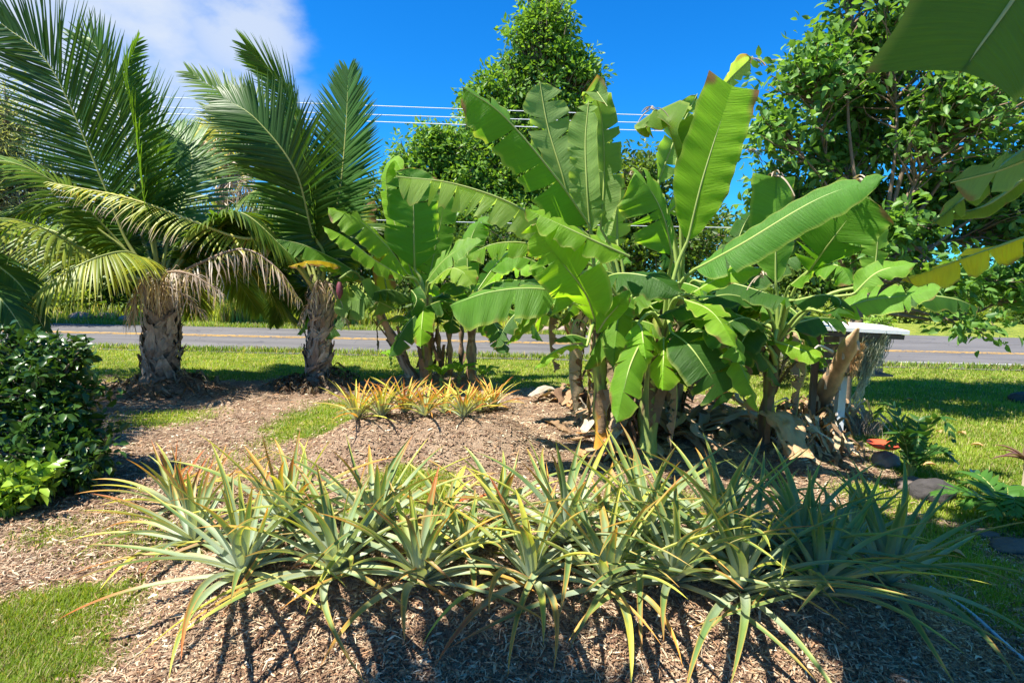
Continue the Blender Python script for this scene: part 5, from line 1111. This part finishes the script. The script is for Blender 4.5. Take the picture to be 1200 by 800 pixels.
# ------------------------------------------------------------------ ferns and small plants on the right
def fern(px, py, label, n, L_, col, steep=.8, cat='fern', name='fern', w=.03):
    b = on(px, py); t = thing(name, b, label, cat)
    for k in range(n):
        a = k * 2.4 + rng.random() * .5; d = np.array([math.cos(a), math.sin(a), 0]); l = L_ * rng.uniform(.75, 1.1); e = steep * rng.uniform(.6, 1.2)
        frond(t, [b, b + d * l * .25 + [0, 0, l * .5 * e], b + d * l * .65 + [0, 0, l * .75 * e], b + d * l * 1.0 + [0, 0, l * .55 * e]], L=.17 * L_ / .45, n=11, hint=(0, 0, 1), vee=.1, droop=.25, green=col, w=w, start=.25, rr=.006, swept=(1.2, .5))
    return t
fern(1066, 562, 'dark lobed fern standing beside the orange dish', 9, .36, (.04, .11, .02), 2.0, w=.026)
fern(1180, 610, 'lobed green fern with deeply cut leaves at the right edge', 13, .44, (.06, .16, .025), .8, w=.024)
b = on(1196, 600); t = thing('ti_plant', b, 'purple-leaved plant on a pale cane at the right edge', 'plant')
mb = MB(); top = b + [.0, 0, .42]; mb.tube(spline([b, top], 8), .014, 8, (.45, .36, .25)); mb.build('stem', M_WOOD, t)
for k in range(10):
    a = k * 2.4; m_ = MB(); pine_leaf_mesh(m_, top, a, .9 - .06 * k, .24, .028, 1.0, [np.array([.07, .03, .045]), np.array([.10, .03, .05]), np.array([.12, .03, .05])], .1); m_.build('leaf', M_PINE, t)

# ------------------------------------------------------------------ rocks, dish, hose
def ico(c, r, seed, cut=0.0):
    import bmesh
    bm = bmesh.new(); bmesh.ops.create_icosphere(bm, subdivisions=4, radius=1); V = np.array([v.co[:] for v in bm.verts]); T = np.array([[v.index for v in f.verts] for f in bm.faces]); bm.free()
    n = N1.fbm(V[:, 0] * 1.6 + seed, V[:, 1] * 1.6 + V[:, 2] * 1.3 + seed, 4) + .25 * N2.fbm(V[:, 2] * 5 + seed, V[:, 0] * 5 + V[:, 1] * 3, 3)
    return c + V * (.70 + .55 * n)[:, None] * r, T
def rock(px, py, r, label, col=(.07, .065, .065), seed=0, group=None):
    b = on(px, py); V, T = ico(b + [0, 0, r[2] * .45], np.array(r), seed); mb = MB(); mb.add(V, None, T, col)
    return tag(mb.build('rock', M_ROCK), label, 'rock', group)
rock(1092, 585, (.19, .13, .12), 'dark lava rock beside the dark fern', (.05, .045, .045), 3)
rock(1068, 575, (.12, .10, .09), 'brown lava rock under the dark fern', (.13, .10, .085), 9)
rock(1037, 545, (.13, .11, .10), 'pale stone under the orange dish', (.22, .19, .17), 5)
rock(1196, 470, (.16, .14, .10), 'dark rock on the lawn at the right edge', (.08, .075, .07), 12)
rock(1190, 645, (.17, .10, .05), 'flat grey-brown rock at the right edge below the fern', (.11, .09, .08), 21)
rock(1155, 628, (.09, .06, .03), 'small flat stone left of the flat rock', (.13, .11, .10), 22)
rock(1062, 515, (.06, .05, .04), 'small dark stone on the lawn behind the orange dish', (.09, .08, .07), 27)
for i, (px, py, Yb, r) in enumerate([(95, 368, 21.4, .5), (125, 366, 21.8, .45), (150, 371, 21.2, .35), (60, 368, 22, .5), (185, 370, 21.5, .35), (640, 384, 20.8, .3), (662, 382, 20.9, .35), (690, 380, 21, .4), (610, 386, 20.7, .25)]):
    b = P(px, py, Yb); b[2] = 0; r *= .6; V, T = ico(b + [0, 0, r * .2], np.array([r * 1.5, r, r * .65]), 31 + i * 3); mb = MB(); mb.add(V, None, T, (.26, .20, .165))
    wh = ['beyond the road, left of the left palm, third from the left', 'beyond the road, just left of the left palm', 'beside the left palm trunk, beyond the road, small', 'at the far left, beyond the road', 'right behind the left palm trunk', 'second from the left below the horizontal banana leaf', 'third from the left below the horizontal banana leaf', 'left behind the big banana clump', 'small, first on the left below the horizontal banana leaf', 'past the side road, the left one of two', 'past the side road, the right one of two'][i]
    tag(mb.build('rock', M_ROCK), 'brown-grey boulder ' + wh, 'rock', 'boulders along the far verge')
# orange dish on its stone
d0 = P(1036, 524, 5.75); d0[2] = max(d0[2], .13); t = thing('dish', d0, 'shallow orange-red dish resting on a pale stone on the lawn edge', 'dish')
rr_ = np.array([0, .06, .10, .145, .155, .15, .10, .0]); zz_ = np.array([.0, .002, .008, .030, .034, .020, -.012, -.016]) + .01; a = np.linspace(0, 2 * math.pi, 40, endpoint=False)
V = np.stack([d0[0] + rr_[:, None] * np.cos(a), d0[1] + rr_[:, None] * np.sin(a), d0[2] + zz_[:, None] + 0 * a], -1); mb = MB(); mb.grid(V, (.62, .085, .035), close=True); mb.build('bowl', M_PLAIN, t)
# hose
hp = [on(1090, 690), on(1130, 715), on(1165, 745), on(1215, 790)]; mb = MB(); c = spline(hp, 40); c[:, 2] = H(c[:, 0], c[:, 1]) + .012; mb.tube(c, .009, 8, (.35, .52, .62)); tag(mb.build('garden_hose', M_PLAIN), 'pale blue hose lying on the shaded lawn by the right end of the pineapple bed', 'hose')
# dropped leaves on the lawn and beds
fl = [(1132, 512, 'tan'), (1102, 510, 'brown'), (1153, 526, 'orange-tan'), (1098, 549, 'tan'), (1140, 555, 'pale'), (968, 624, 'yellow'), (1105, 650, 'brown'), (905, 568, 'grey'), (1060, 470, 'small brown'), (715, 541, 'grey-brown')]
wl = ['on the lawn behind the dark fern, left of the orange-tan one', 'on the lawn above the dark fern', 'on the sunny lawn, the largest there', 'on the grass right of the dark fern', 'beside the dark fern on the sunny grass', 'on the shaded mulch at the right of the big clump', 'on the shaded lawn right of the front bed', 'on the dark mulch below the slim banana stem', 'in the tree shade on the lawn', 'on the mulch before the yellow stained banana stem']
for (px, py, cn), wh in zip(fl, wl):
    b = on(px, py); az = rng.random() * 6.28; mb = MB(); M = leaf_frames(1, np.array([[math.cos(az), math.sin(az), .1]]), np.array([[0, 0, 1.]]), np.array([.13]), np.array([.5]))
    cq = dict(yellow=(.6, .5, .05), pale=(.5, .48, .42), grey=(.36, .33, .30)).get(cn, (.50, .28, .14)); mb.inst(LT * [1, 1, 1.6], LQ, LTt, np.array([b + [0, 0, .035]]), M, np.array([cq])); tag(mb.build('fallen_leaf', M_DRY), cn + ' fallen leaf ' + wh, 'leaf', 'fallen leaves')

# ------------------------------------------------------------------ white roofed roadside box
def boxv(c, ex, ey, ez, hx, hy, hz):
    s = np.array([[-1, -1, -1], [1, -1, -1], [1, 1, -1], [-1, 1, -1], [-1, -1, 1], [1, -1, 1], [1, 1, 1], [-1, 1, 1]])
    return c + s[:, :1] * ex * hx + s[:, 1:2] * ey * hy + s[:, 2:] * ez * hz
BQ = [[0, 3, 2, 1], [4, 5, 6, 7], [0, 1, 5, 4], [1, 2, 6, 5], [2, 3, 7, 6], [3, 0, 4, 7]]
def box(mb, c, hx, hy, hz, C, rz=0, rx=0, ry=0):
    R = np.array(Matrix.Rotation(rz, 3, 'Z') @ Matrix.Rotation(rx, 3, 'X') @ Matrix.Rotation(ry, 3, 'Y'))
    mb.add(boxv(np.asarray(c, float), R[:, 0], R[:, 1], R[:, 2], hx, hy, hz), BQ, None, C)
YB = 7.0; kb = P(987, 482, YB); kb[2] = Hs(kb[0], YB)
t = thing('newspaper_box', kb, 'dark wooden stand with white roof and one white post behind the leaning dead stem', 'roadside stand')
rc = P(998, 383, YB); mb = MB(); box(mb, rc, .49, .30, .022, (.80, .80, .78), .04, .06, .03); mb.build('roof', M_PAINT, t, smooth=False)
mb = MB(); box(mb, rc + [.0, -.0, -.05], .45, .28, .025, (.12, .09, .07), .04, .10, .03); mb.build('roof_frame', M_WOOD, t, smooth=False)
px_ = P(988, 430, YB); pb = P(983, 482, YB); mb = MB(); mb.tube(np.array([pb * [1, 1, 0] + [0, 0, Hs(*pb[:2]) - .05], P(991, 392, YB)]), .062, 4, (.78, .79, .80), up=(0.7, .7, 0)); mb.build('post', M_PAINT, t, smooth=False)
for X0 in (958,):
    mb = MB(); a = P(X0, 388, YB + .1); mb.tube(np.array([[a[0], a[1], Hs(a[0], a[1]) - .05], a]), .045, 4, (.16, .12, .09), up=(.7, .7, 0)); mb.build('post', M_WOOD, t, smooth=False)
mb = MB()
for k in range(5): box(mb, P(1000, 398 + k * 9, YB + .18), .36, .012, .035, (.24 + .02 * k, .22, .20), .04)
mb.build('back_boards', M_WOOD, t, smooth=False)
mb = MB(); box(mb, P(1000, 437, YB + .02), .37, .17, .012, (.20, .16, .13), .04); mb.build('shelf', M_WOOD, t, smooth=False)
# Spanish moss hanging from the roof edge
mo = MB(); 
def strands(mb, top, n, L_, spread, col, wd=.004, drift=(0, 0)):
    for k in range(n):
        p = top + rng.normal(size=3) * np.array([spread, spread * .6, .02]); l = L_ * rng.uniform(.4, 1.1); m_ = 9; h = np.linspace(0, 1, m_)
        c = p + np.stack([drift[0] * h * l + .02 * np.sin(h * 11 + k), drift[1] * h * l + .02 * np.cos(h * 9 + k), -h * l], 1) + (rng.random((m_, 3)) - .5) * .025
        s = np.array([1, .3, 0]) * wd; mb.grid(np.stack([c - s, c + s], 1), np.array(col) * (.7 + .6 * rng.random()))
for X0, l_, n_ in ((1036, .42, 170), (1026, .5, 150), (1014, .45, 90)):
    strands(mo, P(X0, 392, YB - .22), n_, l_, .045, (.24, .25, .17), .004, (-.3, 0))
strands(mo, P(1020, 430, YB - .2), 90, .45, .02, (.44, .45, .34), .0035, (-.35, 0))
tag(mo.build('hanging_moss', M_DRY), 'grey-green curtain of moss hanging from the right side of the white roof', 'moss')
mo = MB(); strands(mo, P(1008, 405, YB - .3), 130, .34, .022, (.50, .30, .13), .006, (-.15, 0)); tag(mo.build('hanging_moss', M_DRY), 'orange-brown dry tuft hanging beside the leaning stem under the white roof', 'moss')
b = P(1028, 380, YB + .3); tree('shrub', 'small bright vine growing on top of the white roofed stand', P(1030, 395, YB + .35), b, [(b, np.array([.16, .12, .08]))], 40, 10, .06, .06, .01, col=(.10, .2, .03), col2=(.24, .36, .05), cat='vine', tn='stem', tw=.004)
# brush of thin dry twigs by the pile
b = on(1010, 510); mb = MB()
for k in range(150):
    a = rng.random() * 6.28; p = b + [rng.normal() * .12, rng.normal() * .1, 0]; p[2] = Hs(p[0], p[1]); d = np.array([math.cos(a) * .35, math.sin(a) * .35, 1]) * rng.uniform(.12, .34)
    mb.tube(spline([p, p + d * .6, p + d + rng.normal(size=3) * .03], 5), [.003, .0025, .002, .0015, .001], 3, np.array([.42, .34, .29]) * rng.uniform(.7, 1.1), cap=False)
tag(mb.build('dry_brush', M_DRY), 'tuft of thin grey dry twigs right of the tan leaf pile', 'dry brush')

# ------------------------------------------------------------------ power lines with poles beyond both edges
YL = 23.0
poles = []
for X0, wh in ((-34, 'left'), (36, 'right')):
    b = np.array([X0, YL, 0.]); t = thing('utility_pole', b, 'wooden utility pole standing beyond the ' + wh + ' edge of the photo', 'utility pole', 'utility poles'); mb = MB(); mb.tube(np.array([b, b + [0, 0, 9.6]]), [.16, .11], 12, (.2, .15, .11)); mb.build('pole', M_WOOD, t)
    mb = MB(); box(mb, b + [0, 0, 8.9], .06, 1.1, .06, (.2, .15, .11)); mb.build('crossarm', M_WOOD, t, smooth=False)
for i, (pa, pb_, dy) in enumerate([((165, 112), (760, 132), 0), ((165, 124), (760, 141), .5), ((165, 131), (760, 150), -.5), ((300, 252), (760, 262), 0)]):
    a = P(*pa, YL + dy); b = P(*pb_, YL + dy); d = (b - a) / (b[0] - a[0]); xs = np.linspace(-34, 36, 60); pts = a + d * (xs - a[0])[:, None]
    pts[:, 2] += .35 * ((xs - 1) / 35) ** 2 - .1; mb = MB(); mb.tube(pts, .016 if i < 3 else .012, 5, (.62, .64, .68), cap=False)
    tag(mb.build('power_line', M_PLAIN), ('topmost power line crossing the sky above the far trees', 'middle one of the three power lines crossing the sky', 'lowest of the three power lines crossing the sky', 'thick cable crossing low behind the palms and bananas')[i], 'power line', 'power lines')
